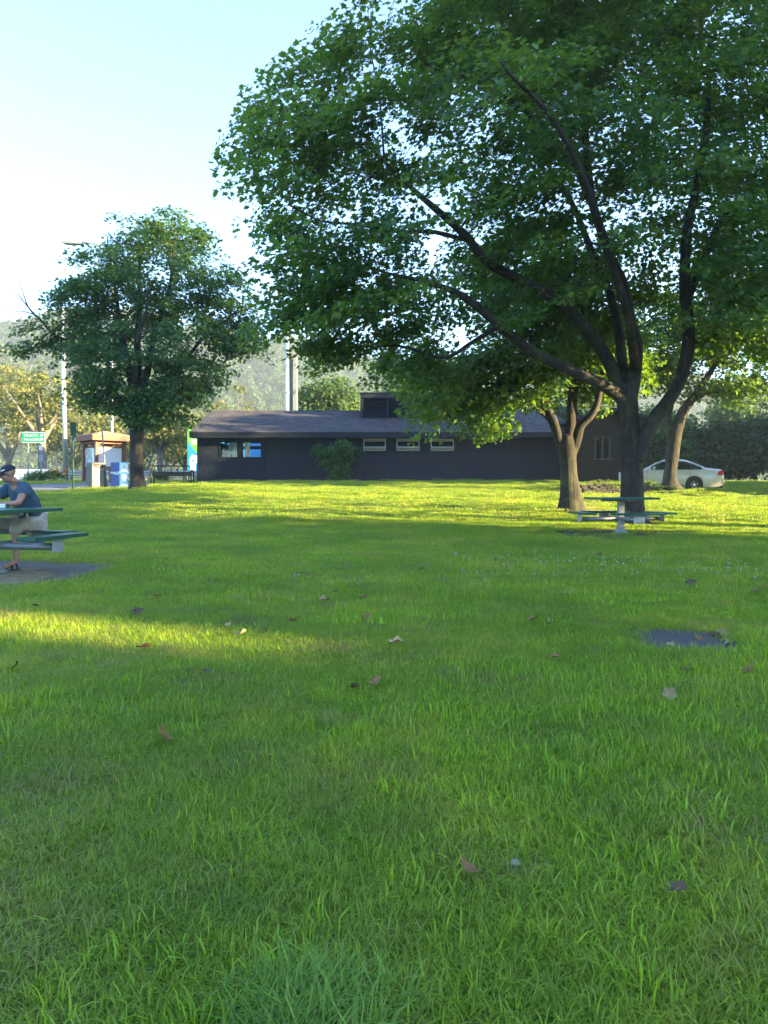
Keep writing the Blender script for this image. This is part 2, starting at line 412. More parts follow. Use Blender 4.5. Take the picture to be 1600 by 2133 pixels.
# ------------------------------------------------------------------ trees
# leaf outline (unit size): stalk end, side lobe, notch, tip, notch, side lobe
LEAF_T = np.array([(0, 0, 0), (.52, .30, .06), (.24, .52, .02), (0, 1.0, -.06), (-.24, .52, .02), (-.52, .30, .06)])
LEAF_F = np.array([(0, 1, 2), (0, 2, 3), (0, 3, 4), (0, 4, 5)])
MAPLE_T = np.array([(0, 0, 0), (.36, -.02, .05), (.30, .22, .02), (.62, .46, .07), (.27, .55, .02), (0, 1.0, -.07), (-.27, .55, .02), (-.62, .46, .07), (-.30, .22, .02), (-.36, -.02, .05)])
MAPLE_F = np.array([(0, k, k + 1) for k in range(1, 9)])
QUAD_T = np.array([(0, 0, 0), (.45, .45, .05), (0, 1, -.05), (-.45, .5, .05)])
QUAD_F = np.array([(0, 1, 2), (0, 2, 3)])

def leaves_mesh(name, P, size, r, out=None, flat=.55, quad=False, jitter=.45, rv=None):
    n = len(P)
    nrm = r.normal(0, 1, (n, 3)) * flat + np.array([0, 0, 1.0])
    if out is not None: nrm += out * .45
    nrm /= np.linalg.norm(nrm, axis=1)[:, None]
    t = r.normal(0, 1, (n, 3)); t[:, 2] -= .5
    if out is not None: t += out * .8
    t -= nrm * (t * nrm).sum(1)[:, None]; t /= np.linalg.norm(t, axis=1)[:, None] + 1e-9
    b = np.cross(t, nrm); s = size * (1 + r.uniform(-jitter, jitter, n))
    T, Fc = {True: (QUAD_T, QUAD_F), False: (LEAF_T, LEAF_F), 'maple': (MAPLE_T, MAPLE_F)}[quad]
    V = P[:, None, :] + s[:, None, None] * (T[None, :, 0:1] * b[:, None] + (T[None, :, 1:2] - .4) * t[:, None] + T[None, :, 2:3] * nrm[:, None])
    L = (Fc[None] + (np.arange(n) * len(T))[:, None, None]).reshape(-1)
    if rv is None: rv = r.random(n)
    return fast_mesh(name, V.reshape(-1, 3), L, np.full(n * len(Fc), 3), {'r': np.repeat(rv, len(Fc))})

def catmull(P, k=5):
    P = np.array(P, float); out = []
    E = np.vstack([2 * P[0] - P[1], P, 2 * P[-1] - P[-2]])
    for i in range(1, len(E) - 2):
        for j in range(k):
            t = j / k; a, b, c, d = E[i - 1], E[i], E[i + 1], E[i + 2]
            out.append(.5 * (2 * b + (c - a) * t + (2 * a - 5 * b + 4 * c - d) * t * t + (3 * b - a - 3 * c + d) * t ** 3))
    out.append(P[-1]); return np.array(out)

def tree(name, label, base, limbs, blobs, n_cl, per, leaf, leaf_mat, bark, seed, spread=(.62, .62, .26), shell=.45, group=None, quad=False, cat='tree',
         twig_r=.009, trunk_sides=14, keep=None, flat=.55, thin=True, dead=None, jit=.14):
    """limbs: polylines of (x,y,z,radius) in the world; blobs: (centre, radii) ellipsoids that fill the crown"""
    r = np.random.default_rng(seed); base = np.array(base, float)
    root = empty(name, base); tag(root, label, cat, group)
    mb = MB(); nodes = []; rad = []
    for li, Lm in enumerate(limbs):
        Q = catmull(Lm, 5)
        w = np.zeros_like(Q[:, :3])
        if li > 0:
            t = np.linspace(0, 1, len(Q))
            for ax in range(3): w[:, ax] = .05 * np.sin(t * 14 + seed + ax * 2 + li) * np.minimum(t * 4, 1)
        Q[:, :3] += w
        mb.tube(Q[:, :3] - base, np.maximum(Q[:, 3], .012), trunk_sides if Q[0, 3] > .12 else 8, True, jit, seed + li)
        k0 = 0 if li else len(Q) // 2
        nodes.append(Q[k0:, :3]); rad.append(Q[k0:, 3])
    trunk = mb.build('trunk', bark, root, True)
    nodes = np.concatenate(nodes); rad = np.concatenate(rad)
    # anchors of the leaf sprays
    vol = np.array([b[1][0] * b[1][1] * b[1][2] for b in blobs]) ** .75; pick = r.choice(len(blobs), n_cl * 2, p=vol / vol.sum())
    d = r.normal(0, 1, (n_cl * 2, 3)); d /= np.linalg.norm(d, axis=1)[:, None]
    u = r.random(n_cl * 2) ** shell
    C = np.array([b[0] for b in blobs])[pick]; RR = np.array([b[1] for b in blobs])[pick]
    A = C + d * u[:, None] * RR
    if keep is not None: A = A[keep(A)]
    A = A[:n_cl]
    ordr = np.argsort(np.min(np.linalg.norm(A[:, None, :] - nodes[None, ::2], axis=2), axis=1)); A = A[ordr]
    NN = np.zeros((len(nodes) + len(A) * 5, 3)); NR = np.zeros(len(NN)); k = len(nodes); NN[:k] = nodes; NR[:k] = rad
    tw = MB(); LP = []; LO = []; cen = base + np.array([0, 0, np.mean([b[0][2] for b in blobs]) - base[2]])
    for ai, a in enumerate(A):
        dv = NN[:k] - a; dd = np.linalg.norm(dv, axis=1) + .8 * np.maximum(0, dv[:, 2]); j = int(np.argmin(dd)); s = NN[j]; ln = np.linalg.norm(a - s)
        t = np.linspace(0, 1, 6)[:, None]; path = s + (a - s) * t
        path[:, 2] += np.sin(t[:, 0] * math.pi) * ln * .10
        path[1:-1] += r.normal(0, .03 * ln + .01, (4, 3))
        r0 = min(NR[j] * .62, .010 + .011 * ln); rr = r0 + (min(twig_r, r0) - r0) * np.linspace(0, 1, 6)
        if thin: tw.tube(path - base, rr, 4 if r0 < .03 else 6, False)
        NN[k:k + 5] = path[1:]; NR[k:k + 5] = rr[1:]; k += 5
        n = max(6, int(per * r.uniform(.55, 1.4)))
        sc_ = r.uniform(.75, 1.3)
        off = r.normal(0, 1, (n, 3)); off *= np.minimum(1, 1.75 / (np.linalg.norm(off, axis=1)[:, None] + 1e-6)); off = off * np.array(spread) * sc_
        off[:, 2] -= .10 * (off[:, 0] ** 2 + off[:, 1] ** 2)
        tilt = (a - cen); tilt = tilt / (np.linalg.norm(tilt) + 1e-6)
        off[:, 2] -= (off[:, 0] * tilt[0] + off[:, 1] * tilt[1]) * .35
        q = a + off
        m = max(2, n // 5); tt = r.uniform(.45, 1, m); on = s + (a - s) * tt[:, None] + r.normal(0, .13, (m, 3))
        q = np.concatenate([q, on]); LP.append(q); LO.append(np.tile(tilt, (len(q), 1)))
        if thin and per > 40:
            for _ in range(5):
                e = q[r.integers(0, n)]; mid = (path[-2] + e) / 2 + r.normal(0, .04, 3)
                tw.tube(np.array([path[-2], mid, e]) - base, [.007, .005, .003], 3, False)
    if tw.v: tw.build('branches', M['twig'] if bark is M['bark'] else bark, root)['kind'] = 'stuff'
    if dead:
        db = MB()
        for Lm in dead: db.tube(catmull(Lm, 4)[:, :3] - base, np.maximum(catmull(Lm, 4)[:, 3], .004), 5, False)
        db.build('dead_branch', M['twig'], root)
    P = np.concatenate(LP) - base; O = np.concatenate(LO)
    rv = np.clip(r.random(len(P)) * .75 + np.repeat(r.normal(.12, .2, len(LP)), [len(q) for q in LP]), 0, 1)
    cr = link('crown', leaves_mesh(name + '_crown', P, leaf, r, O, flat, quad, rv=rv), leaf_mat, root); cr['kind'] = 'stuff'
    return root

def limb(d0, pts):
    """(px, py, depth offset, radius) along a limb seen at about depth d0"""
    out = []
    for p in pts:
        v = W(p[0], p[1], d0 + p[2]); out.append((v.x, v.y, v.z, p[3]))
    return out
def blob(px, py, d, rx, ry, rz): return (tuple(W(px, py, d)), (rx, ry, rz))

# --- the big maple in front of the building
bA = G(1319, 1092); dA = bA.y
LA = [limb(dA, [(1319, 1097, 0, .52), (1318, 1082, 0, .36), (1317, 1050, 0, .30), (1315, 990, 0, .285), (1312, 930, 0, .28), (1308, 860, 0, .265), (1306, 800, 0, .2)]),
      limb(dA, [(1306, 850, 0, .19), (1290, 825, -.1, .17), (1250, 803, -.3, .15), (1180, 768, -.6, .13), (1100, 722, -1, .12), (1030, 672, -1.6, .10), (965, 622, -2.2, .08), (890, 585, -2.6, .05), (790, 560, -3, .03)]),
      limb(dA, [(1306, 840, 0, .20), (1272, 765, .1, .16), (1230, 700, 0, .15), (1160, 622, -.4, .135), (1090, 582, -.8, .12), (1010, 545, -1.3, .10), (975, 500, -1.6, .09), (935, 455, -1.8, .08), (850, 380, -2.2, .05), (760, 300, -2.4, .03)]),
      limb(dA, [(1308, 840, 0, .20), (1326, 740, .2, .16), (1320, 680, .3, .15), (1298, 590, .3, .14), (1270, 540, .3, .12), (1240, 440, .3, .11), (1224, 290, .2, .09), (1205, 180, 0, .07), (1150, 40, -.2, .045)]),
      limb(dA, [(1326, 960, -.05, .20), (1340, 925, -.1, .19), (1362, 880, -.2, .17), (1392, 830, -.3, .16), (1418, 770, -.4, .155), (1434, 690, -.5, .145), (1432, 600, -.6, .13), (1434, 480, -.7, .11), (1448, 380, -.8, .095), (1468, 250, -1, .07), (1480, 90, -1.1, .05)]),
      limb(dA, [(1300, 800, .2, .15), (1292, 700, .8, .12), (1262, 600, 1.4, .1), (1235, 520, 1.8, .09), (1180, 410, 2.2, .07), (1110, 300, 2.6, .04)]),
      limb(dA, [(1430, 640, -.5, .10), (1480, 500, -.6, .08), (1560, 400, -.8, .065), (1680, 300, -1, .04)]),
      limb(dA, [(1325, 760, -.2, .13), (1300, 640, -1.8, .1), (1240, 430, -3.6, .08), (1140, 240, -5, .05), (1040, 120, -6, .03)]),
      limb(dA, [(1238, 440, .3, .07), (1150, 280, -.4, .05), (1010, 180, -1, .04), (880, 130, -1.5, .025)]),
      limb(dA, [(975, 500, -1.6, .06), (860, 480, -2, .045), (720, 470, -2.4, .03), (600, 430, -2.6, .02)]),
      limb(dA, [(1040, 680, -1.6, .06), (930, 740, -1, .04), (800, 720, -.8, .03), (700, 740, -.6, .02)])]
blA = [blob(880, 330, dA - 2, 4.0, 4.0, 4.0), blob(650, 320, dA - 2.6, 1.9, 2.6, 2.6), blob(690, 570, dA - 2, 1.75, 2.4, 1.9), blob(720, 110, dA - 1, 1.5, 2, 1.5),
       blob(1190, 130, dA - .5, 4.2, 4.5, 3.8), blob(1450, 240, dA - 1.5, 3.8, 4.6, 4.6), blob(1060, 620, dA, 2.6, 3.2, 2.0), blob(1210, 400, dA - 3, 2.3, 2.4, 1.7),
       blob(1570, 560, dA - 2.5, 1.7, 2.4, 2.7), blob(1250, -180, dA, 4.5, 4.8, 3), blob(760, 700, dA - .5, 1.3, 1.4, 1.0), blob(1750, 300, dA, 3.5, 5, 4.5),
       blob(560, 610, dA - 1.6, .9, 1.3, 1.2), blob(1000, 60, dA + 1, 2.6, 3, 2.2), blob(1400, 560, dA + 2.5, 2.5, 2, 2.0), blob(935, 840, dA + 1.2, .75, .8, 1.0), blob(690, 740, dA - .5, .55, .7, .8),
       blob(520, 260, dA - 2.8, .7, 1.2, 1.0), blob(600, 720, dA - 1, .9, 1.0, .7), blob(720, 770, dA - .6, .7, .8, .5), blob(545, 660, dA - 1.4, .5, .9, .8), blob(1550, 745, dA - 1, .9, 1.6, .7), blob(860, 745, dA + .2, 1.4, 1.2, .9), blob(940, 800, dA + .8, 1.0, .9, .9), blob(640, 690, dA - 1, 1.0, 1.1, 1.0), blob(1480, 660, dA - 1.5, 1.5, 1.8, 1.2), blob(1590, 690, dA - 2, .9, 1.4, 1.1)]
def keepA(A):
    px = 800 + F * A[:, 0] / A[:, 1]; py = HOR - F * (A[:, 2] - EYE) / A[:, 1]
    lim = np.interp(py, [-400, 0, 60, 130, 190, 290, 440, 520, 600, 720, 790, 950], [750, 680, 625, 595, 505, 470, 480, 535, 530, 570, 640, 860])
    gap = ((px - 810) / 38) ** 2 + ((py - 20) / 60) ** 2 < 1
    gap2 = ((px - 1560) / 70) ** 2 + ((py - 770) / 60) ** 2 < .6
    front = np.zeros(len(A), bool)
    for Lm in LA[1:5]:
        Q = catmull(Lm, 5)[:-8]; qx = 800 + F * Q[:, 0] / Q[:, 1]; qy = HOR - F * (Q[:, 2] - EYE) / Q[:, 1]
        d2_ = ((px[:, None] - qx[None]) ** 2 + (py[:, None] - qy[None]) ** 2).min(1); front |= (d2_ < 38 ** 2) & (A[:, 1] < dA + .3) & (py > 260)
    low = front | ((py > 760) & (px > 1000) & (py < 1000) & (A[:, 1] < 20))
    return (px > lim + 18) & ~gap & ~gap2 & ~low
deadA = [limb(dA - 1, [(800, 330, 0, .03), (790, 200, 0, .022), (770, 90, 0, .014), (776, 10, 0, .006), (765, -30, 0, .004)]),
         limb(dA - 1, [(785, 170, 0, .014), (800, 80, 0, .009), (818, 5, 0, .005)]), limb(dA - 1, [(773, 90, 0, .01), (812, 40, 0, .006), (822, -10, 0, .004)])]
tree('maple_tree', 'largest maple with wide spreading crown and forked trunk behind the far picnic table', bA, LA, blA, 960, 145, .112, M['leaf_maple'], M['bark'], 11, spread=(.42, .42, .17), shell=.38, quad='maple',
     keep=keepA, group='maples on the lawn', dead=deadA)

# --- the many-stemmed maple left of it
bB = G(1190, 1066); dB = bB.y
LB = [limb(dB, [(1190, 1070, 0, .55), (1189, 1058, 0, .38), (1187, 1030, 0, .30), (1184, 980, 0, .27), (1182, 935, 0, .27), (1182, 905, 0, .2)]),
      limb(dB, [(1180, 950, 0, .18), (1160, 905, 0, .15), (1143, 860, .1, .14), (1136, 815, .2, .12), (1122, 750, .4, .1), (1085, 660, .6, .06), (1060, 600, .8, .04)]),
      limb(dB, [(1183, 945, 0, .17), (1188, 880, 0, .15), (1200, 800, .2, .13), (1192, 710, .4, .1), (1180, 610, .6, .06), (1175, 520, .8, .04)]),
      limb(dB, [(1188, 950, 0, .15), (1212, 895, -.1, .12), (1238, 845, -.2, .11), (1262, 770, 0, .08), (1282, 680, .2, .05)]),
      limb(dB, [(1150, 880, .1, .07), (1090, 830, -.2, .05), (1010, 800, -.4, .035), (930, 830, -.5, .02)]),
      limb(dB, [(1200, 820, .2, .07), (1170, 760, 1, .05), (1130, 700, 1.6, .03)])]
blB = [blob(1080, 740, dB + .5, 2.6, 2.2, 1.5), blob(1180, 660, dB + .5, 2.4, 2.2, 2.0), blob(960, 790, dB, 1.7, 1.5, .95), blob(1020, 850, dB - .2, 1.1, 1.0, .8), blob(1270, 740, dB + 1, 1.4, 1.6, 1.2),
       blob(920, 880, dB - .2, .55, .6, .65), blob(1100, 560, dB + 1, 2.5, 2, 1.6), blob(860, 740, dB + 1, 1.2, 1, .8), blob(1130, 800, dB - .3, 1.0, 1.0, .6), blob(1250, 800, dB + .8, 1.2, 1.0, .7), blob(1190, 730, dB - .8, 1.3, .8, .8)]
tree('maple_tree', 'maple with three upright stems just left of the far picnic table', bB, LB, blB, 400, 95, .135, M['leaf_maple'], M['bark'], 23, spread=(.40, .40, .17), group='maples on the lawn')

# --- the leaning maple by the car
bC = Vector(((1397 - 800) / F * 30.8, 30.8, 0)); bC.z = h(bC.x, bC.y); dC = bC.y
LC = [limb(dC, [(1397, 1018, 0, .5), (1397, 1006, 0, .33), (1398, 980, 0, .26), (1403, 930, 0, .26), (1411, 890, 0, .24), (1424, 855, 0, .2), (1452, 818, .2, .15), (1490, 760, .5, .1), (1525, 700, .8, .06), (1560, 640, 1, .03)]),
      limb(dC, [(1400, 930, 0, .16), (1393, 880, .1, .15), (1396, 835, .3, .13), (1385, 760, .6, .09), (1370, 680, 1, .05)]),
      limb(dC, [(1440, 835, .1, .09), (1490, 815, -.4, .06), (1550, 800, -.8, .04), (1640, 790, -1, .02)])]
blC = [blob(1480, 740, dC + .5, 2.6, 2.4, 1.5), blob(1390, 690, dC + 1, 2.4, 2, 2.2), blob(1560, 660, dC, 2.2, 2, 2.0), blob(1330, 780, dC + 1, 1.2, 1.4, 1.0), blob(1530, 820, dC - .4, 1.8, 1.4, .55), blob(1640, 780, dC, 1.6, 1.5, 1.2)]
tree('maple_tree', 'leaning maple trunk in front of the cream sedan', bC, LC, blC, 240, 85, .14, M['leaf_maple'], M['bark'], 37, spread=(.42, .42, .17), group='maples on the lawn')

# --- the rounder maple on the left, by the bins
bD = G(287, 1021); dD = bD.y
LD = [limb(dD, [(287, 1024, 0, .58), (287, 1014, 0, .40), (286, 995, 0, .31), (285, 950, 0, .285), (285, 900, 0, .29), (285, 850, 0, .26), (286, 800, 0, .18)]),
      limb(dD, [(284, 870, 0, .19), (268, 770, .2, .14), (250, 660, .3, .09), (232, 560, .4, .05), (225, 490, .4, .02)]),
      limb(dD, [(287, 865, 0, .18), (312, 745, -.4, .13), (345, 625, -.7, .09), (362, 530, -.9, .05), (375, 460, -1, .02)]),
      limb(dD, [(286, 830, 0, .18), (288, 700, .6, .13), (290, 580, .9, .08), (305, 480, 1, .03)]),
      limb(dD, [(288, 880, 0, .14), (350, 790, -.3, .1), (430, 700, -.5, .06), (500, 640, -.6, .03)]),
      limb(dD, [(283, 870, 0, .14), (215, 790, -.4, .1), (150, 720, -.7, .07), (110, 695, -.9, .05), (72, 655, -1, .03)]),
      limb(dD, [(286, 860, 0, .13), (280, 760, -1.6, .1), (300, 660, -2.6, .06), (310, 600, -3, .03)]),
      limb(dD, [(287, 900, 0, .08), (330, 860, -.6, .05), (390, 830, -.9, .03)]), limb(dD, [(284, 905, 0, .07), (245, 860, -.6, .05), (205, 835, -.9, .03)])]
blD = [blob(325, 570, dD, 3.4, 3.2, 2.5), blob(255, 545, dD, 1.2, 1.5, 1.1), blob(365, 480, dD, 1.3, 1.4, .9), blob(300, 740, dD - .3, 3.9, 3.4, 2.3), blob(175, 665, dD, 1.3, 1.8, 1.6),
       blob(465, 640, dD, 1.6, 1.8, 1.7), blob(285, 855, dD - .4, 1.5, 1.5, .75), blob(330, 850, dD - .5, 2.1, 1.6, .8), blob(225, 820, dD - .4, 1.2, 1.4, .9), blob(400, 790, dD - .4, 1.5, 1.4, .9), blob(95, 690, dD - .8, 1.1, 1.0, .7), blob(505, 700, dD, 1.0, 1.2, 1.1), blob(165, 605, dD, .8, 1, .6), blob(45, 715, dD - .9, .7, .6, .4)]
deadD = [limb(dD - 1, [(115, 697, 0, .05), (72, 655, 0, .045), (55, 635, 0, .03), (38, 615, 0, .018), (22, 603, 0, .008)]), limb(dD - 1, [(58, 638, 0, .03), (48, 610, 0, .02), (40, 585, 0, .008), (37, 572, 0, .004)]),
         limb(dD - 1, [(72, 655, 0, .03), (45, 648, 0, .02), (20, 650, 0, .012), (2, 640, 0, .008)]), limb(dD - 1, [(45, 625, 0, .012), (30, 618, 0, .008), (15, 622, 0, .005)]), limb(dD - 1, [(72, 655, 0, .012), (74, 640, 0, .008), (68, 628, 0, .005)])]
tree('maple_tree', 'rounded dark green maple standing beside the blue recycling bin', bD, LD, blD, 500, 95, .14, M['leaf_maple_dark'], M['bark'], 41, spread=(.40, .40, .18), group='maples on the lawn', dead=deadD, shell=.32)

# --- simple tree from its base, height and crown
def auto_tree(name, label, base, ht, rad, cb, leaf, lm, bk, seed, n_cl, per, spread=1.0, group=None, tr=.25, stems=5, quad=True, cat='tree', lean=0.0, thin=True, shell=.4):
    r = np.random.default_rng(seed); x, y, z = base
    L = [[(x, y, z - .1, tr * 1.5), (x, y, z + .3, tr), (x + lean * .3, y, z + ht * cb * .9, tr * .85), (x + lean, y, z + ht * .55, tr * .5)]]
    for s in range(stems):
        a = 2 * math.pi * (s + r.random() * .6) / stems; z0 = ht * (cb * .8 + .12 * r.random()); e = rad * r.uniform(.55, .85)
        L.append([(x + lean * .3, y, z + z0, tr * .55), (x + e * .45 * math.cos(a) + lean * .5, y + e * .45 * math.sin(a), z + z0 + ht * .18, tr * .35),
                  (x + e * math.cos(a) + lean * .8, y + e * math.sin(a), z + ht * r.uniform(.6, .82), tr * .1)])
    zc = (cb + 1) / 2 * ht; hz = (1 - cb) / 2 * ht; B = []
    for k in range(7):
        a = r.uniform(0, 6.28); q = rad * r.uniform(.25, .55); B.append(((x + lean + q * math.cos(a), y + q * math.sin(a), z + zc + hz * r.uniform(-.5, .45)), (rad * r.uniform(.45, .62), rad * r.uniform(.45, .62), hz * r.uniform(.4, .58))))
    B.append(((x + lean, y, z + zc), (rad * .75, rad * .75, hz * .85)))
    return tree(name, label, base, L, B, n_cl, per, leaf, lm, bk, seed, (.62 * spread, .62 * spread, .34 * spread), shell, group, quad, cat, twig_r=.015, trunk_sides=8, thin=thin, flat=.8)
def at(px, d): x = (px - 800) / F * d; return (x, d, h(x, d))
def top(px, py, d): return EYE + (HOR - py) / F * d - h((px - 800) / F * d, d)

BG = [  # px, depth, top row, crown radius, crown base share, material, label, clusters
 (88, 68, 735, 4.6, .30, 'leaf_gold', 'bare-limbed golden tree behind the green highway sign', 90, 'bark_pale', .42, 24),
 (333, 64, 850, 3.0, .45, 'leaf_gold', 'slim tree trunk behind the black metal bench', 60, 'bark_pale', .26, 34),
 (18, 92, 690, 6.0, .12, 'leaf_gold', 'tall golden tree at the far left edge of the wood', 150, 'bark_pale', .4, 40),
 (-90, 100, 660, 7.0, .1, 'leaf_gold', 'tall golden tree partly cut by the left frame edge', 120, 'bark_pale', .4, 40),
 (150, 96, 790, 5.5, .06, 'leaf_gold', 'low golden tree behind the white light pole', 150, 'bark_pale', .3, 40),
 (235, 88, 840, 4.5, .05, 'leaf_gold', 'yellowish tree behind the information kiosk roof', 130, 'bark_pale', .3, 40),
 (300, 98, 830, 5.5, .05, 'leaf_mid', 'grey-green tree behind the dark maple trunk', 130, 'bark_pale', .3, 40),
 (385, 92, 820, 5.0, .05, 'leaf_gold', 'golden tree left of the building gable', 140, 'bark_pale', .3, 40),
 (480, 84, 785, 4.2, .08, 'leaf_gold', 'golden tree rising above the left end of the shingle roof', 150, 'bark_pale', .3, 40),
 (545, 90, 830, 3.6, .05, 'leaf_mid', 'low green tree behind the tall white pole', 100, 'bark_pale', .3, 40),
 (690, 62, 745, 3.2, .08, 'leaf_mid', 'bright green tree behind the roof left of the louvered vent box', 190, 'bark', .3, 46),
 (830, 66, 760, 3.6, .08, 'leaf_mid', 'green tree behind the louvered vent box', 150, 'bark', .3, 42),
 (960, 68, 740, 4.2, .08, 'leaf_wood', 'dark green tree behind the middle of the roof', 150, 'bark', .3, 42),
 (1110, 70, 760, 4.4, .08, 'leaf_mid', 'green tree behind the three-stemmed maple', 130, 'bark', .3, 42),
 (1250, 66, 790, 4.0, .06, 'leaf_wood', 'dark tree behind the brick wing', 130, 'bark', .3, 42),
 (1415, 66, 852, 3.4, .03, 'leaf_mid', 'rounded green tree behind the cream sedan', 220, 'bark', .3, 50),
 (1345, 72, 830, 3.4, .03, 'leaf_mid', 'pale green tree between the maple trunks', 130, 'bark', .3, 42),
 (1500, 64, 868, 2.9, .02, 'leaf_wood', 'dark bushy tree at the edge of the far right lawn', 170, 'bark', .3, 46),
 (1570, 62, 850, 3.0, .02, 'leaf_wood', 'darkest tree near the right frame edge', 170, 'bark', .3, 46),
 (1540, 84, 800, 5.0, .03, 'leaf_mid', 'taller green tree behind the dark trees on the right', 150, 'bark', .3, 46),
 (1660, 66, 800, 4.5, .02, 'leaf_wood', 'dark tree cut by the right frame edge', 130, 'bark', .3, 46),
]
for i, (px, d, tp, rad, cb, lm, lb, ncl, bk, tr, per) in enumerate(BG):
    ht = top(px, tp, d)
    auto_tree('background_tree', lb, at(px, d), ht, rad, cb, .30 if d > 63 else .26, M[lm], M[bk], 100 + i, ncl, per, 1.05 if i not in (0, 1) else .8, 'trees beyond the rest area', tr, 7 if i == 0 else 5)

# --- unseen wood out to the side, added between lawn and low sun for shade
wd = np.random.default_rng(5); P = []; O = []; tb = MB()
spots = []
for k in range(58):                                       # tall edge of the wood beside the near lawn
    X = wd.uniform(27, 50); Y = wd.uniform(-36, 7.6) - (X - 27) * .33
    spots.append((X, Y, wd.uniform(16, 21) if Y > -3 else wd.uniform(11, 14), wd.uniform(2.8, 4.4), 1.2))
for k in range(17):                                       # high crowns on bare stems: the low sun passes under them
    X = wd.uniform(27, 33); Y = wd.uniform(8, 26) - (X - 27) * .33
    spots.append((X, Y, wd.uniform(20, 25), wd.uniform(2.4, 3.6), wd.uniform(9.3, 11.5)))
for k in range(34):  # lower trees added to shade the building front and the car
    X = wd.uniform(26, 33); Y = wd.uniform(28, 42) - (X - 27) * .33
    spots.append((X, Y, wd.uniform(11, 14), wd.uniform(2.2, 3.2), 1.2))
for k in range(26):  # further trees added to shade the background trees on the right
    X = wd.uniform(43, 50); Y = wd.uniform(42, 74)
    spots.append((X, Y, wd.uniform(13, 17), wd.uniform(2.6, 3.6), .8))
for X, Y, ht, rr, cb0 in spots:
    z0 = h(X, Y); n = 1500
    d = wd.normal(0, 1, (n, 3)); d /= np.linalg.norm(d, axis=1)[:, None]; u = wd.random(n) ** .4
    P.append(np.array([X, Y, z0 + cb0 + (ht - cb0) / 2]) + d * u[:, None] * np.array([rr, rr, (ht - cb0) / 2])); O.append(d)
    q = P[-1]; ry = 5.3 - (q[:, 0] + 1) * .325          # slot cut through the crowns along the sun's line to let one shaft in
    gap = (np.abs(q[:, 1] - ry + .1) < .5) & (q[:, 2] > (q[:, 0] + .7) * .2238 - .1) & (q[:, 2] < (q[:, 0] + 6) * .2238 + .5)
    P[-1] = q[~gap]; O[-1] = O[-1][~gap]
    tb.tube([(X, Y, z0 - .2), (X, Y, z0 + max(ht * .5, cb0 + 1))], [.22, .1], 6)
wo = link('shade_woodland', leaves_mesh('shade_woodland', np.concatenate(P), .5, wd, np.concatenate(O), .8, True), M['leaf_wood']); tag(wo, 'unseen wood beside the lawn, placed and shaped to shade the scene', 'shade_woodland', kind='stuff')
tr_ = tb.build('trunks', M['bark'], wo); tr_['kind'] = 'stuff'

# ------------------------------------------------------------------ scattering (stuff only)
def scatter(name, P, rot, scale, idx, sources, label, cat, mat=None):
    me = bpy.data.meshes.new(name); me.vertices.add(len(P)); me.vertices.foreach_set('co', np.asarray(P, np.float32).ravel())
    a = me.attributes.new('rot', 'FLOAT_VECTOR', 'POINT'); a.data.foreach_set('vector', np.asarray(rot, np.float32).ravel())
    a = me.attributes.new('scl', 'FLOAT_VECTOR', 'POINT'); a.data.foreach_set('vector', np.asarray(scale, np.float32).ravel())
    a = me.attributes.new('idx', 'INT', 'POINT'); a.data.foreach_set('value', np.asarray(idx, np.int32))
    me.update(); o = bpy.data.objects.new(name, me); col.objects.link(o)
    sub = bpy.data.collections.new(name + '_source')
    for k, s in enumerate(sources):
        so = bpy.data.objects.new(f'{name}_source_{k:02d}', s); sub.objects.link(so)
    ng = bpy.data.node_groups.new(name, 'GeometryNodeTree'); ng.interface.new_socket('Geometry', in_out='INPUT', socket_type='NodeSocketGeometry'); ng.interface.new_socket('Geometry', in_out='OUTPUT', socket_type='NodeSocketGeometry')
    N = ng.nodes; gi = N.new('NodeGroupInput'); go = N.new('NodeGroupOutput'); ip = N.new('GeometryNodeInstanceOnPoints'); ci = N.new('GeometryNodeCollectionInfo')
    ci.inputs['Collection'].default_value = sub; ci.inputs['Separate Children'].default_value = True; ci.inputs['Reset Children'].default_value = True
    def na(nm, ty):
        x = N.new('GeometryNodeInputNamedAttribute'); x.data_type = ty; x.inputs['Name'].default_value = nm; return x.outputs['Attribute']
    L = ng.links.new
    L(gi.outputs[0], ip.inputs['Points']); L(ci.outputs[0], ip.inputs['Instance']); ip.inputs['Pick Instance'].default_value = True
    L(na('idx', 'INT'), ip.inputs['Instance Index']); L(na('scl', 'FLOAT_VECTOR'), ip.inputs['Scale'])
    er = N.new('FunctionNodeEulerToRotation'); L(na('rot', 'FLOAT_VECTOR'), er.inputs[0]); L(er.outputs[0], ip.inputs['Rotation'])
    L(ip.outputs[0], go.inputs[0])
    md = o.modifiers.new('scatter', 'NODES'); md.node_group = ng
    return tag(o, label, cat, kind='stuff')

# --- wooded hill
RX = np.array([-700, -400, 0, 100, 300, 450, 600, 750, 900, 1200, 2000, 3200.]); RY = np.array([640, 650, 668, 655, 650, 690, 712, 742, 758, 790, 800, 800.])
HD0, HD1 = 300.0, 560.0
def hillz(x, y):
    px = 800 + F * x / HD1 * 1.0
    zr = EYE + (HOR - np.interp(px, RX, RY)) / F * HD1 - 2.5
    t = np.clip((y - HD0) / (HD1 - HD0), 0, 1.35)
    prof = np.where(t < 1, t ** 1.15, 1 - (t - 1) * .8)
    return 1.5 + (zr - 1.5) * prof + 2.5 * np.sin(x * .045 + y * .02) * np.minimum(t * 2, 1) + 1.5 * np.sin(x * .11 + 2) * np.minimum(t, 1)
ho = sheet('hill', np.linspace(-560, 430, 75), np.linspace(HD0 - 20, HD1 + 80, 50), hillz, M['leaf_hill']); tag(ho, kind='structure')
hr = np.random.default_rng(3); src = []
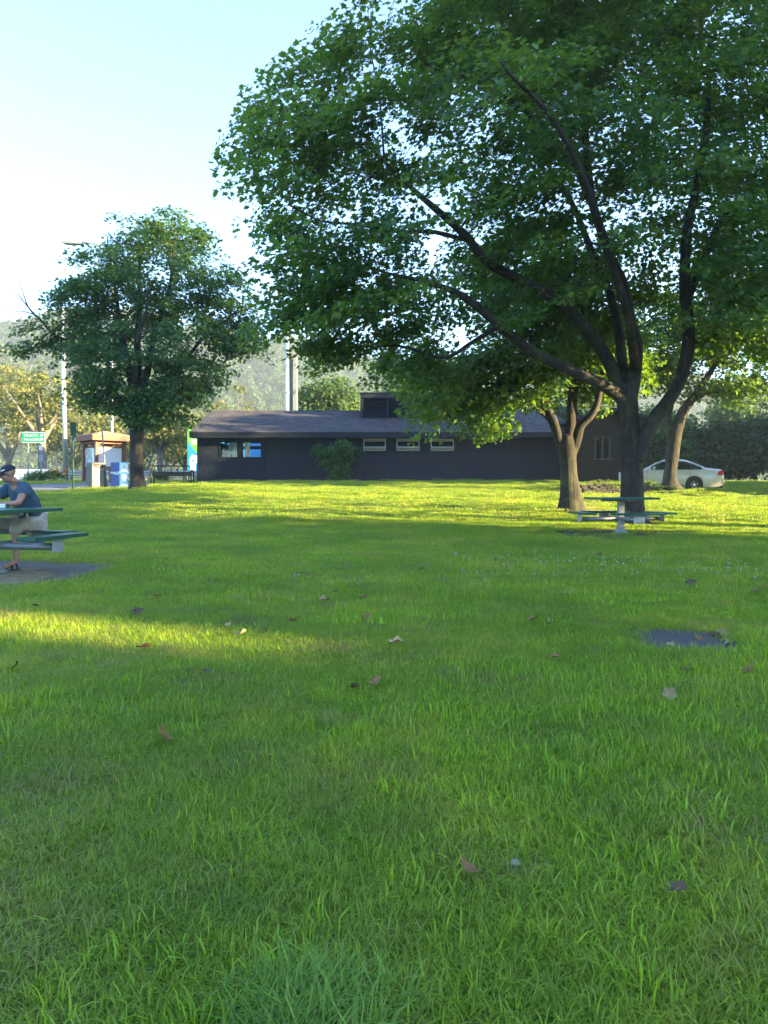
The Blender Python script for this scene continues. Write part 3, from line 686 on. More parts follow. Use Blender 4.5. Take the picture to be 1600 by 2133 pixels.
for k in range(5):
    n = 240; d = hr.normal(0, 1, (n, 3)); d /= np.linalg.norm(d, axis=1)[:, None]; d[:, 2] = np.abs(d[:, 2]) * 1.1 - .25
    me = leaves_mesh(f'hill_crown_{k}', d * (hr.random(n) ** .3)[:, None] * np.array([1, 1, 1.1]), .42, hr, d, .6, True); me.materials.append(M['leaf_hill']); src.append(me)
n = 8000; hx = hr.uniform(-430, 330, n); hy = hr.uniform(HD0 - 10, HD1 + 12, n); hp = np.stack([hx, hy, hillz(hx, hy) + 1.0], 1)
s = hr.uniform(2.4, 4.6, n)
scatter('hill_forest', hp, np.stack([0 * s, 0 * s, hr.uniform(0, 6.28, n)], 1), np.stack([s, s, s * hr.uniform(.9, 1.5, n)], 1), hr.integers(0, 5, n), src, 'hazy wooded hillside rising beyond the road', 'forest')

# ------------------------------------------------------------------ pads and bare ground
def poly_sheet(name, pts, mat, lift, thick=.0, wob=.0, seed=0, sub=26):
    """a slab with an uneven outline laid on the terrain"""
    r = np.random.default_rng(seed); P = np.array(pts, float); Q = []
    for i in range(len(P)):
        a, b = P[i], P[(i + 1) % len(P)]
        for j in range(sub // len(P) + 3):
            t = j / (sub // len(P) + 3); Q.append(a + (b - a) * t + r.normal(0, wob, 2))
    Q = np.array(Q); c = Q.mean(0); V = []; n = len(Q); rings = (1, .8, .55, .3)
    if thick: V += [(q[0], q[1], h(*q) + lift - thick) for q in Q]
    for k in rings: V += [(c[0] + (q[0] - c[0]) * k, c[1] + (q[1] - c[1]) * k, h(c[0] + (q[0] - c[0]) * k, c[1] + (q[1] - c[1]) * k) + lift) for q in Q]
    V.append((c[0], c[1], h(*c) + lift)); fs = []; nr = len(rings) + (1 if thick else 0)
    for j in range(nr - 1): fs += [(j * n + i, j * n + (i + 1) % n, (j + 1) * n + (i + 1) % n, (j + 1) * n + i) for i in range(n)]
    fs += [((nr - 1) * n + i, (nr - 1) * n + (i + 1) % n, len(V) - 1) for i in range(n)]
    o = MB().add(V, fs).build(name, mat); tag(o, kind='structure'); return Q
def g2(px, py): p = G(px, py); return (p.x, p.y)
TC = np.array([-4.921, 9.61]); TTH = .181                    # the near picnic table
PADL = [g2(168, 1214), g2(292, 1178), g2(30, 1166), (-6.9, 11.3), (-7.2, 8.2), g2(0, 1230)]
QL = poly_sheet('table_pad', PADL, M['pad'], .012, 0, .03, 1)
PADR = [g2(1308, 1312), g2(1508, 1320), g2(1540, 1346), g2(1520, 1362), g2(1420, 1364), g2(1340, 1352)]
QR = poly_sheet('small_pad', PADR, M['pad_dark'], .012, 0, .02, 2)
DIRT1 = [g2(1135, 1113), g2(1180, 1103), g2(1300, 1100), g2(1410, 1106), g2(1440, 1116), g2(1390, 1127), g2(1250, 1129), g2(1165, 1124)]
QD = poly_sheet('dirt_patch', DIRT1, M['dirt'], .012, 0, .06, 3)
DIRT2 = [g2(1120, 1050), g2(1160, 1040), g2(1235, 1038), g2(1290, 1048), g2(1280, 1062), g2(1230, 1070), g2(1150, 1064)]
QE = poly_sheet('bare_soil', DIRT2, M['straw'], .012, 0, .1, 4)
STRAW = [g2(5, 1222), g2(80, 1215), g2(130, 1196), g2(60, 1186), (-6.0, 9.9), (-6.0, 8.6)]
QS = poly_sheet('dead_grass_patch', STRAW, M['straw'], .018, 0, .06, 5)

# ------------------------------------------------------------------ lawn
def inside(Q, x, y):
    Q = np.asarray(Q); c = np.zeros(len(x), bool); j = len(Q) - 1
    for i in range(len(Q)):
        xi, yi, xj, yj = Q[i, 0], Q[i, 1], Q[j, 0], Q[j, 1]
        with np.errstate(divide='ignore', invalid='ignore'):
            c ^= ((yi > y) != (yj > y)) & (x < (xj - xi) * (y - yi) / (yj - yi) + xi)
        j = i
    return c
PATHQ = [(p[0], p[1]) for p in PATH_NEAR] + [(p[0], p[1]) for p in PATH_FAR][::-1]
DRQ = [(x, y - .9) for x, y in DRIVE] + [(x, y + 2.4) for x, y in DRIVE][::-1]
BLDQ = [(-10, 40.9), (14, 40.9), (14, 52), (-10, 52)]; WINGQ = [(9.3, 38.9), (13.9, 38.9), (13.9, 50), (9.3, 50)]
def shrink(Q, m):
    Q = np.asarray(Q, float); c = Q.mean(0); d = Q - c; return c + d * (1 - m / (np.linalg.norm(d, axis=1)[:, None] + 1e-6))
def lawn_ok(x, y, m=.0):
    bad = inside(PATHQ, x, y) | inside(DRQ, x, y) | inside(BLDQ, x, y) | inside(WINGQ, x, y) | inside(shrink(QL, m), x, y) | inside(shrink(QR, -.03 if m < .1 else -.25), x, y)
    for c, r in ((bA, .5), (bB, .5), (bC, .4), (bD, .55)): bad |= (x - c.x) ** 2 + (y - c.y) ** 2 < r * r
    worn = inside(QD, x, y); bad |= worn & (np.sin(x * 91.7 + y * 53.3) < .72); worn = inside(QE, x, y) | inside(QS, x, y); bad |= worn & (np.sin(x * 91.7 + y * 53.3) < .2)
    bad |= (y > 30.1) & (y < 30.5) & (x > 7) & (x < 11.7)
    return ~bad

def patch(name, nb, rad, ln, wd_, r, mat, lean=.5, curl=.5, seg=3):
    """a tuft: many bent, tapering blades"""
    th = r.uniform(0, 6.283, nb); q = rad * np.sqrt(r.random(nb)); px_, py_ = q * np.cos(th), q * np.sin(th)
    L = ln * r.uniform(.55, 1.25, nb); a = r.uniform(0, 6.283, nb); le = np.abs(r.normal(0, lean, nb)); w_ = wd_ * r.uniform(.6, 1.3, nb)
    dx, dy = np.cos(a), np.sin(a); tx, ty = -dy, dx; V = []
    for k in range(seg + 1):
        t = k / seg; bend = le * t + curl * r.uniform(.3, 1, nb) * t * t * .8
        hx_ = L * t * np.sin(np.minimum(bend, 1.5)); hz = L * t * np.cos(np.minimum(bend, 1.5)); ww = w_ * (1 - t ** 1.6) * .5
        cx, cy = px_ + dx * hx_, py_ + dy * hx_
        if k < seg: V += [np.stack([cx - tx * ww, cy - ty * ww, hz], 1), np.stack([cx + tx * ww, cy + ty * ww, hz], 1)]
        else: V += [np.stack([cx, cy, hz], 1)]
    V = np.stack(V, 1); nv = V.shape[1]; base = (np.arange(nb) * nv)[:, None]
    Lq = []; sizes = []
    q4 = np.array([[2 * k, 2 * k + 1, 2 * k + 3, 2 * k + 2] for k in range(seg - 1)]).reshape(-1); tri = np.array([2 * seg - 2, 2 * seg - 1, 2 * seg])
    one = np.concatenate([q4, tri]); loops = (base + one[None]).ravel(); sizes = np.tile([4] * (seg - 1) + [3], nb)
    me = fast_mesh(name, V.reshape(-1, 3), loops, sizes, {'r': np.repeat(r.random(nb), seg)}); me.materials.append(mat); return me
gr = np.random.default_rng(17)
near = [patch(f'gn{k}', 190, .17, .065, .0036, gr, M['grass'], .8, .8) for k in range(5)]
broad = [patch(f'gb{k}', 75, .16, .068, .0066, gr, M['grass_broad'], 1.25, .8) for k in range(3)]
blue = [patch(f'gu{k}', 130, .12, .11, .005, gr, M['grass_blue'], .6, .9, 4) for k in range(2)]
mid = [patch(f'gm{k}', 330, .36, .062, .0065, gr, M['grass'], .6, .6, 2) for k in range(4)]
midb = [patch(f'gd{k}', 130, .36, .07, .010, gr, M['grass_broad'], .75, .6, 2) for k in range(2)]
far = [patch(f'gf{k}', 620, .85, .055, .014, gr, M['grass'], .6, .5, 2) for k in range(3)]
lowf = lambda x, y: .5 + .25 * np.sin(x * 1.9 + 1.3 * np.sin(y * 1.4)) + .25 * np.sin(y * 2.3 + 1.7 * np.sin(x * .9 + 2))
def spread_pts(n, y0, y1, m=.0, side=1.6):
    y = y0 + (y1 - y0) * gr.random(n) ** (.75 if y1 < 12 else .8); x = gr.uniform(-1, 1, n) * (np.maximum(y, 0) * .52 + side)
    ok = lawn_ok(x, y, m); return x[ok], y[ok]
def grass_layer(name, label, n, y0, y1, kinds, zsc=(.7, 1.25), m=.0, sel=None, side=1.6, xy=None):
    x, y = spread_pts(n, y0, y1, m, side) if xy is None else xy
    if sel is not None: k = sel(x, y); x, y = x[k], y[k]
    n = len(x); s = gr.uniform(.85, 1.15, n); zs = gr.uniform(*zsc, n) * (.75 + .5 * lowf(x * .8, y * .8))
    rot = np.stack([gr.normal(0, .07, n), gr.normal(0, .07, n), gr.uniform(0, 6.283, n)], 1)
    scatter(name, np.stack([x, y, H(x, y) - .004], 1), rot, np.stack([s, s, zs], 1), gr.integers(0, len(kinds), n), kinds, label, 'grass')
grass_layer('grass', 'dense mown lawn grass in the foreground', 17500, -.6, 8.2, near, (.45, .95), m=.06, side=4.6)
rightish = lambda x, y: gr.random(len(x)) < np.clip(.10 + .55 * ((x > .1 + .3 * lowf(y, x)) & (y < 4.6)) + .5 * (lowf(x * 1.3 + 4, y * 1.1) > .72), 0, 1)
grass_layer('broad_grass', 'yellow-green broad-bladed crabgrass in patches of the foreground', 9000, -.6, 8.0, broad, (.7, 1.2), .05, rightish, side=4.6)
tx = gr.normal(-.15, .07, 13); ty = gr.normal(1.46, .07, 13)
grass_layer('tall_tuft', 'tall blue-green grass tuft at the bottom of the picture', 0, 0, 0, blue, (.75, 1.15), xy=(tx, ty))
grass_layer('middle_grass', 'mown lawn grass around the picnic tables', 10500, 7.4, 21, mid, m=.12, side=5)
grass_layer('middle_broad_grass', 'brighter broad-bladed grass across the middle lawn', 2600, 6, 20, midb, m=.12, sel=lambda x, y: lowf(x * .7 + 2, y * .6) > .5, side=5)
grass_layer('far_grass', 'sunlit lawn grass on the rise below the building', 7900, 20, 47, far, side=6)

# clover heads
def clover_pts():
    L = []
    for cx, cy, sx, sy, n in ((1080, 1172, 110, 9, 70), (1330, 1180, 170, 14, 60), (250, 1110, 130, 16, 45), (520, 1085, 150, 14, 50), (1000, 1190, 300, 22, 45), (560, 1120, 200, 25, 40), (1500, 1200, 80, 10, 20)):
        for _ in range(n): L.append(G(float(gr.normal(cx, sx)), max(1062.0, float(gr.normal(cy, sy)))))
    return L
cm = MB(); cm.lathe([(.001, .0), (.009, .004), (.012, .012), (.009, .02), (.002, .024)], 7, (0, 0, .085)); cm.tube([(0, 0, 0), (0, 0, .085)], .0015, 3, False); cme = cm.mesh('clover_head'); cme.materials.append(M['clover'])
cp = np.array([tuple(p) for p in clover_pts()]); cp = cp[lawn_ok(cp[:, 0], cp[:, 1])]; n = len(cp); s = gr.uniform(.55, .85, n)
scatter('clover_flowers', cp, np.zeros((n, 3)), np.stack([s, s, s], 1), np.zeros(n), [cme], 'tiny white clover heads dotted over the middle lawn', 'clover')

# ------------------------------------------------------------------ rest building
BX0, BX1, BY, BY2, BZ, WT = -9.9, 9.7, 41.0, 49.4, 1.44, 3.78       # wall ends, front, back, base, wall top
b = empty('rest_building', (0, BY, BZ)); tag(b, 'long low dark blue-grey restroom building with shingle roof', 'building')
def lb(c): return (c[0], c[1] - BY, c[2] - BZ)
def bwall(name, x0, x1, y0, y1, z0, z1, mat, holes=()):
    """a wall with rectangular openings, as blocks around them"""
    mb = MB(); xs = sorted({x0, x1, *[v for hh in holes for v in hh[:2]]})
    for a, c in zip(xs[:-1], xs[1:]):
        zz = [(z0, z1)]
        for hh in holes:
            if hh[0] <= a + 1e-6 and hh[1] >= c - 1e-6:
                nz = []
                for p, q in zz: nz += [(p, min(q, hh[2])), (max(p, hh[3]), q)] if hh[2] < q and hh[3] > p else [(p, q)]
                zz = [s_ for s_ in nz if s_[1] - s_[0] > 1e-4]
        for p, q in zz: mb.box(lb(((a + c) / 2, (y0 + y1) / 2, (p + q) / 2)), (c - a, y1 - y0, q - p))
    return mb.build(name, mat, b)
def wx(px): return (px - 800) / F * BY
def wz(py): return EYE + (HOR - py) / F * BY
FW = [(wx(459), wx(494), wz(952), wz(921)), (wx(506), wx(543), wz(952), wz(921))]            # fixed windows
AW = [(wx(757), wx(804), wz(939), wz(914)), (wx(826), wx(874), wz(939), wz(914)), (wx(897), wx(945), wz(939), wz(914))]   # awning windows
XB = wx(551)
bwall('front_wall', BX0, BX1, BY, BY + .18, BZ - .5, WT, M['siding'], FW + AW)
bwall('back_wall', BX0, BX1, BY2 - .18, BY2, BZ - .5, WT, M['siding'], [(-9.6, -6.6, BZ + .7, WT - .2)])
for x in (BX0 + .09, BX1 - .09, XB + .1):
    box('end_wall', lb((x, (BY + BY2) / 2, (BZ - .5 + WT) / 2)), (.18, BY2 - BY - .362, WT - BZ + .5), M['siding'], b)
# vertical boards on the left bay, cut round its windows
nb_ = 17; bw = (XB - BX0) / nb_
def seg_board(x, z0, z1): return MB().box((0, 0, 0), (bw - .014, .022, z1 - z0), .004)
bcache = {}
for k in range(nb_):
    x = BX0 + (k + .5) * bw; spans = [(BZ - .02, WT - .02)]
    for hh in FW:
        if hh[0] - .04 < x + bw / 2 and hh[1] + .04 > x - bw / 2: spans = [(BZ - .02, hh[2] - .05), (hh[3] + .05, WT - .02)]
    for z0, z1 in spans:
        key = round(z1 - z0, 3)
        if key not in bcache: me = seg_board(x, z0, z1).mesh('board'); me.materials.append(M['siding']); bcache[key] = me
        o = link('board', bcache[key], None, b); o.location = lb((x, BY - .013, (z0 + z1) / 2))
box('corner_board', lb((BX0 - .012, BY - .012, (BZ + WT) / 2)), (.10, .075, WT - BZ), M['trim_dark'], b)
box('joint_strip', lb((XB + .03, BY - .02, (BZ + WT) / 2)), (.05, .04, WT - BZ), M['trim_dark'], b)
box('base_strip', lb(((XB + BX1) / 2, BY - .012, BZ + .1)), (BX1 - XB - .1, .024, .2), M['trim_dark'], b)
for x in (-2.1, .9, 3.8, 6.6): box('panel_joint', lb((x, BY - .006, (BZ + .2 + WT) / 2)), (.03, .012, WT - BZ - .2), M['trim_dark'], b)
# fixed windows
for i, (x0, x1, z0, z1) in enumerate(FW):
    f = MB()
    for (cx, cz, sx, sz) in (((x0 + x1) / 2, z1 + .02, x1 - x0 + .08, .04), ((x0 + x1) / 2, z0 - .02, x1 - x0 + .08, .04), (x0 - .02, (z0 + z1) / 2, .04, z1 - z0), (x1 + .02, (z0 + z1) / 2, .04, z1 - z0)):
        f.box(lb((cx, BY - .01, cz)), (sx, .06, sz))
    fo = f.build('window', M['trim_dark'], b)
    box('pane', lb(((x0 + x1) / 2, BY + .06, (z0 + z1) / 2)), (x1 - x0, .008, z1 - z0), M['glass'], fo)
    # curtain behind the glass
    cu = MB(); nx = 26; xa, xb_ = ((x0 + .38, x1 - .04) if i == 0 else (x0 + .03, x0 + .34)); vs = []
    for k in range(nx):
        t = k / (nx - 1); x = xa + (xb_ - xa) * t; dy = .05 * math.sin(t * 17 + i) + .02 * math.sin(t * 41)
        vs += [lb((x, BY + .30 + dy, z0 - .25 + (.5 * max(0, math.sin(t * 5.4)) if i == 0 else 0))), lb((x, BY + .30 + dy * .6, z1 + .1))]
    cu.add(vs, [(2 * k, 2 * k + 2, 2 * k + 3, 2 * k + 1) for k in range(nx - 1)]); co = cu.build('curtain', M['white'], b)
    sm_ = co.modifiers.new('thick', 'SOLIDIFY'); sm_.thickness = .004
# awning windows: frame, tilted sash with its pane, lower light
for i, (x0, x1, z0, z1) in enumerate(AW):
    f = MB(); w_ = x1 - x0; hh = z1 - z0; xm = (x0 + x1) / 2
    for (cx, cz, sx, sz) in ((xm, z1 - .02, w_, .04), (xm, z0 + .02, w_, .04), (x0 + .02, (z0 + z1) / 2, .04, hh - .08), (x1 - .02, (z0 + z1) / 2, .04, hh - .08)):
        f.box(lb((cx, BY + .02, cz)), (sx, .12, sz), .004)
    f.box(lb((xm, BY + .02, z0 + hh * .26)), (w_ - .08, .06, .03))
    fo = f.build('awning_window', M['white_frame'], b)
    box('lower_pane', lb((xm, BY + .03, z0 + hh * .15)), (w_ - .08, .01, hh * .2), M['galv_pale'], fo)
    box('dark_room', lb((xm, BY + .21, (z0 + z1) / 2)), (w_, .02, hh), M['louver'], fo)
    box('head_board', lb((xm, BY + .06, z1 - .11)), (w_ - .08, .02, .14), M['bin_tan'], fo)
    tilt = Matrix.Rotation(R(-33), 4, 'X'); L_ = .44
    s_ = MB(); ctr = Vector(lb((xm, BY - .16, z1 - .30)))
    for (cx, cz, sx, sz) in ((0, L_ / 2 - .02, w_ - .02, .045), (0, -L_ / 2 + .025, w_ - .02, .055), (-w_ / 2 + .03, 0, .045, L_ - .09), (w_ / 2 - .03, 0, .045, L_ - .09)):
        s_.box(ctr + tilt @ Vector((cx, 0, cz)), (sx, .035, sz), 0, tilt)
    s_.build('sash', M['white_frame'], fo); box('pane', ctr, (w_ - .1, .008, L_ - .09), M['glass_dark'], fo, 0, tilt)
# fascia, soffit, roof
EY, EZ, RYD, RZ = BY - .62, 4.02, 45.2, 4.02 + 1.58             # eave edge, eave height, ridge depth, ridge height
XR0, XR1 = BX0 - .32, BX1 + .25
box('fascia', lb(((XR0 + XR1) / 2, EY + .03, EZ - .15)), (XR1 - XR0, .05, .30), M['trim_dark'], b, .006)
box('fascia', lb(((XR0 + XR1) / 2, EY + .012, EZ - .05)), (XR1 - XR0 + .02, .03, .10), M['trim_dark'], b, .004)
box('soffit', lb(((XR0 + XR1) / 2, (EY + BY) / 2 + .03, EZ - .275)), (XR1 - XR0 - .02, BY - EY - .06, .03), M['trim_dark'], b)
slope = math.atan2(RZ - EZ, RYD - EY); ln = math.hypot(RZ - EZ, RYD - EY)
ro = empty('roof'); ro.parent = b; ro.location = lb(((XR0 + XR1) / 2, EY, EZ)); 
back = MB().box((0, 0, 0), (XR1 - XR0, ln, .05)); deck = back.build('roof_back', M['shingle'], ro); deck.location = (0, (RYD - EY) * 1.5, (RZ - EZ) / 2 + .0); deck.rotation_euler = (-slope, 0, 0)
dk = MB().box((0, ln / 2, -.03), (XR1 - XR0, ln, .05)).build('roof_deck', M['trim_dark'], ro); dk.rotation_euler = (slope, 0, 0)
# courses of shingles: each course overlaps the one below; tabs stand uneven
nc = 32; ch = ln / nc; rr_ = np.random.default_rng(9)
for k in range(nc):
    mb = MB(); x = -(XR1 - XR0) / 2 - rr_.uniform(0, .2)
    while x < (XR1 - XR0) / 2:
        wv = rr_.uniform(.16, .42); x2 = min(x + wv, (XR1 - XR0) / 2); xa = max(x, -(XR1 - XR0) / 2)
        if x2 - xa > .02:
            t_ = rr_.uniform(.008, .024); dy = rr_.uniform(-.012, .012)
            mb.add([(xa + .004, k * ch + dy, t_), (x2 - .004, k * ch + dy, t_), (x2 - .004, (k + 1) * ch + .02, .003), (xa + .004, (k + 1) * ch + .02, .003),
                    (xa + .004, k * ch + dy, -.004), (x2 - .004, k * ch + dy, -.004)], [(0, 1, 2, 3), (4, 5, 1, 0)])
        x = x + wv
    o = mb.build('shingle_course', M['shingle'], ro); o.rotation_euler = (slope, 0, 0)
MB().tube([(-(XR1 - XR0) / 2, 0, 0), ((XR1 - XR0) / 2, 0, 0)], .07, 6).build('ridge_cap', M['shingle'], ro).location = (0, RYD - EY, RZ - EZ - .01)
for xx in (BX0 + .02, BX1 - .02):
    MB().prism([(BY + .05, WT + .002), (BY2 - .05, WT + .002), (RYD + .5, RZ - .3), (RYD - .5, RZ - .3)], xx, xx + .05 * (1 if xx < 0 else -1), 'x').build('gable_wall', M['siding'], b)
    o = b.children[-1]; o.location = (0, -BY, -BZ)
for k, (ya, za, yb_, zb) in enumerate(((EY, EZ, RYD, RZ), (RYD, RZ, 2 * RYD - EY, EZ))):
    m_ = MB(); m_.add([lb((XR0 - .012, ya, za - .26)), lb((XR0 - .012, yb_, zb - .26)), lb((XR0 - .012, yb_, zb)), lb((XR0 - .012, ya, za)), lb((XR0 + .03, ya, za - .26)), lb((XR0 + .03, yb_, zb - .26)), lb((XR0 + .03, yb_, zb)), lb((XR0 + .03, ya, za))],
        [(0, 1, 2, 3), (7, 6, 5, 4), (0, 4, 5, 1), (1, 5, 6, 2), (2, 6, 7, 3), (3, 7, 4, 0)]).build('rake_board', M['trim_dark'], b)
# louvered vent box on the roof
VY = 43.4; vx0, vx1 = (752 - 800) / F * VY, (1030 - 800) / F * VY; vz0, vz1 = 4.85, EYE + (HOR - 819) / F * VY
vb = MB(); vb.box(lb(((vx0 + vx1) / 2, VY + 1.75, (vz0 + vz1) / 2)), (vx1 - vx0 - .02, 3.2, vz1 - vz0 - .06)); vo = vb.build('vent_box', M['louver'], b)
box('vent_roof', lb(((vx0 + vx1) / 2, VY + 1.65, vz1 + .0)), (vx1 - vx0 + .12, 3.6, .07), M['trim_dark'], vo, .01)
box('vent_fascia', lb(((vx0 + vx1) / 2, VY - .07, vz1 - .16)), (vx1 - vx0 + .06, .05, .25), M['trim_dark'], vo, .01)
nP = 5; pw = (vx1 - vx0) / nP; pb = EYE + (HOR - 869) / F * VY
sl = None
for k in range(nP + 1):
    xx = vx0 + k * pw + (.05 if k == 0 else -.05 if k == nP else 0)
    box('vent_post', lb((xx, VY + .0, (pb + vz1 - .28) / 2)), (.11 if k not in (0, nP) else .16, .10, vz1 - .28 - pb), M['trim_dark'], vo, .006)
for k in range(nP):
    for j in range(9):
        c = lb((vx0 + (k + .5) * pw, VY + .06, pb + .06 + j * (vz1 - .34 - pb) / 8.6))
        if sl is None: me = MB().box((0, 0, 0), (pw - .13, .09, .014), 0, Matrix.Rotation(R(38), 4, 'X')).mesh('slat'); me.materials.append(M['trim_dark']); sl = me
        o = link('slat', sl, None, vo); o.location = c
# brick wing with a low gable to the front
wg = empty('brick_wing', (11.6, 39.2, 1.2)); tag(wg, 'brown brick wing with narrow barred window behind the maple trunks', 'building')
def lw(c): return (c[0] - 11.6, c[1] - 39.2, c[2] - 1.2)
wa, wb_ = 9.75, 13.55; wxm = (wa + wb_) / 2
def ww(px): return (px - 800) / F * 39.2
def wwz(py): return EYE + (HOR - py) / F * 39.2
hx0, hx1, hz0, hz1 = ww(1239), ww(1272), wwz(955), wwz(909)
mb = MB(); zt = 4.55
for (a, c, p, q) in ((wa, hx0, .4, zt), (hx1, wb_, .4, zt), (hx0, hx1, .4, hz0), (hx0, hx1, hz1, zt)): mb.box(lw(((a + c) / 2, 39.3, (p + q) / 2)), (c - a, .2, q - p))
mb.box(lw((wa + .1, 44.2, (.4 + zt) / 2)), (.2, 9.6, zt - .4)); mb.box(lw((wb_ - .1, 44.2, (.4 + zt) / 2)), (.2, 9.6, zt - .4))
mb.add([lw(p) for p in ((wa, 39.2, zt), (wb_, 39.2, zt), (wxm, 39.2, zt + .42), (wa, 39.4, zt), (wb_, 39.4, zt), (wxm, 39.4, zt + .42))], [(0, 1, 2), (5, 4, 3), (0, 2, 5, 3), (1, 4, 5, 2)])
mb.build('wall', M['brick'], wg)
wr = MB()
for s_ in (-1, 1):
    xe = wxm + s_ * (wb_ - wa) / 2 + s_ * .35; ze = zt - .08
    wr.add([lw(p) for p in ((wxm, 38.9, zt + .45), (xe, 38.9, ze), (xe, 49.5, ze), (wxm, 49.5, zt + .45), (wxm, 38.9, zt + .62), (xe, 38.9, ze + .17), (xe, 49.5, ze + .17), (wxm, 49.5, zt + .62))], [(0, 1, 2, 3), (7, 6, 5, 4), (0, 4, 5, 1), (1, 5, 6, 2), (2, 6, 7, 3)])
wr.build('roof', M['trim_dark'], wg)
win = MB()
for k in range(3): win.box(lw((hx0 + .04 + k * (hx1 - hx0 - .08) / 2, 39.26, (hz0 + hz1) / 2)), (.07, .1, hz1 - hz0))
win.box(lw(((hx0 + hx1) / 2, 39.17, hz0 - .03)), (hx1 - hx0 + .2, .12, .06)); win.box(lw(((hx0 + hx1) / 2, 39.27, hz1 - .02)), (hx1 - hx0 - .16, .08, .04))
wo_ = win.build('window', M['frame_grey'], wg); box('pane', lw(((hx0 + hx1) / 2, 39.34, (hz0 + hz1) / 2)), (hx1 - hx0, .01, hz1 - hz0), M['glass_dark'], wo_)

# low dry stone wall, stone by stone
sw = empty('stone_wall', (9.3, 30.35, .7)); tag(sw, 'low stacked stone retaining wall between the maple trunks', 'wall')
sr = np.random.default_rng(21); row_z = None; meshes = []
for k in range(6):
    bm = bmesh.new(); bmesh.ops.create_cube(bm, size=1.0); bmesh.ops.bevel(bm, geom=bm.edges[:], offset=.12, segments=1, affect='EDGES')
    for v in bm.verts: v.co += Vector(sr.normal(0, .03, 3))
    me = bpy.data.meshes.new('stone'); bm.to_mesh(me); bm.free(); me.materials.append(M['stone']); meshes.append(me)
for row in range(5):
    x = 7.2 + sr.uniform(0, .2)
    while x < 10.6:
        L_ = sr.uniform(.28, .8); zb = h(x + L_ / 2, 30.1) - .03 + row * .092
        if zb < 1.22:
            o = link('stone', meshes[int(sr.integers(0, 6))], None, sw); o.scale = (L_ - .012, .3, .094); o.location = (x + L_ / 2 - 9.3, sr.normal(0, .015), zb + .045 - .7); o.rotation_euler = (0, sr.normal(0, .012), sr.normal(0, .03))
        x += L_

# ------------------------------------------------------------------ shrub, flower bed
def shrub(name, label, base, blobs, n_cl, per, leaf, lm, seed, cat='shrub'):
    x, y, z = base; r = np.random.default_rng(seed); L = []
    for k in range(7):
        a = r.uniform(0, 6.28); bl = blobs[k % len(blobs)][0]
        L.append([(x + .1 * math.cos(a), y + .1 * math.sin(a), z - .05, .03), (x + .3 * (bl[0] - x) + .1 * math.cos(a), y + .1 * math.sin(a), z + .5 * (bl[2] - z), .022), (bl[0], bl[1], bl[2], .01)])
    return tree(name, label, base, L, blobs, n_cl, per, leaf, lm, M['twig'], seed, (.17, .17, .13), .5, None, True, cat, .004, 6, flat=.8)
bs = at(706, 39.9)
shrub('shrub', 'bushy green shrub growing against the dark building wall', bs, [blob(700, 960, 39.8, .85, .5, .75), blob(672, 945, 39.8, .45, .35, .35), blob(728, 945, 39.8, .5, .4, .45), blob(705, 930, 39.8, .55, .4, .35), blob(705, 985, 39.8, .55, .4, .35), blob(660, 938, 39.8, .25, .2, .18)], 120, 55, .085, M['leaf_shrub'], 51)
bf = Vector(at(92, 43.5)); df = bf.y
shrub('flower_bush', 'low leafy flower bed bush behind the seated man', bf, [blob(80, 992, df, .85, .4, .22), blob(112, 990, df, .6, .4, .25), blob(60, 995, df, .4, .3, .15)], 70, 50, .07, M['leaf_shrub'], 52, 'flower bed')
fm = MB(); fr_ = np.random.default_rng(8)
for k in range(46):
    p = W(float(fr_.normal(118, 10)), float(fr_.uniform(976, 992)), df + fr_.normal(0, .2)) - Vector(bf); fm.box(p, (.07, .06, .05), 0, Matrix.Rotation(fr_.uniform(0, 3), 4, 'X'))
fl = fm.build('blossoms', M['orange'], [o for o in col.objects if o.name.startswith('flower_bush')][0]); fl['kind'] = 'stuff'
bf2 = Vector(at(345, 46.0)); d2 = bf2.y
shrub('flower_bush', 'small sunlit yellow-green bush seen under the black bench', bf2, [blob(345, 992, d2, .6, .4, .2), blob(328, 990, d2, .5, .4, .25)], 36, 40, .07, M['leaf_gold'], 53, 'flower bed')

# ------------------------------------------------------------------ street furniture on the left
# bench seen from behind
pb_ = Vector(at(357, 37.0)); dbn = pb_.y; BW = 1.95
be = empty('bench', pb_, R(2)); tag(be, 'black steel park bench beside the path near the building', 'bench')
bk = MB()
for z, t_ in ((.91, .06), (.60, .05)): bk.box((0, 0, z), (BW - .14, .04, t_), .006)
for k in range(2): bk.box(((-1 if k else 1) * (BW / 2 - .085), 0, .70), (.03, .03, .46), .006)
bko = bk.build('backrest', M['bench'], be)
bar = None
for k in range(5):
    x = -BW / 2 + .07 + (k + 1) * (BW - .14) / 6
    if bar is None: bar = MB().box((0, 0, .76), (.03, .03, .29)).mesh('bar'); bar.materials.append(M['bench'])
    link('bar', bar, None, bko).location = (x, 0, 0)
slm = MB().box((0, 0, 0), (BW - .15, .03, .07), .005).mesh('slat'); slm.materials.append(M['bench'])
for k in range(2): link('slat', slm, None, bko).location = (0, -.004, .54 - k * .075)
ssm = MB().box((0, 0, 0), (BW - .12, .075, .025), .006).mesh('seat_slat'); ssm.materials.append(M['bench'])
for k in range(5): link('seat_slat', ssm, None, be).location = (0, .05 + k * .09, .455)
for s_ in (-1, 1):
    x = s_ * (BW / 2 - .02)
    MB().tube([(x, -.05, 0), (x, -.05, .40), (x, -.04, .66), (x, .02, .70), (x, .40, .70), (x, .47, .66), (x, .48, .4), (x, .48, 0)], .036, 8).build('end_frame', M['bench'], be, True)
    MB().tube([(x - s_ * .13, .06, 0), (x - s_ * .13, .06, .45)], .033, 8).build('leg', M['bench'], be, True)

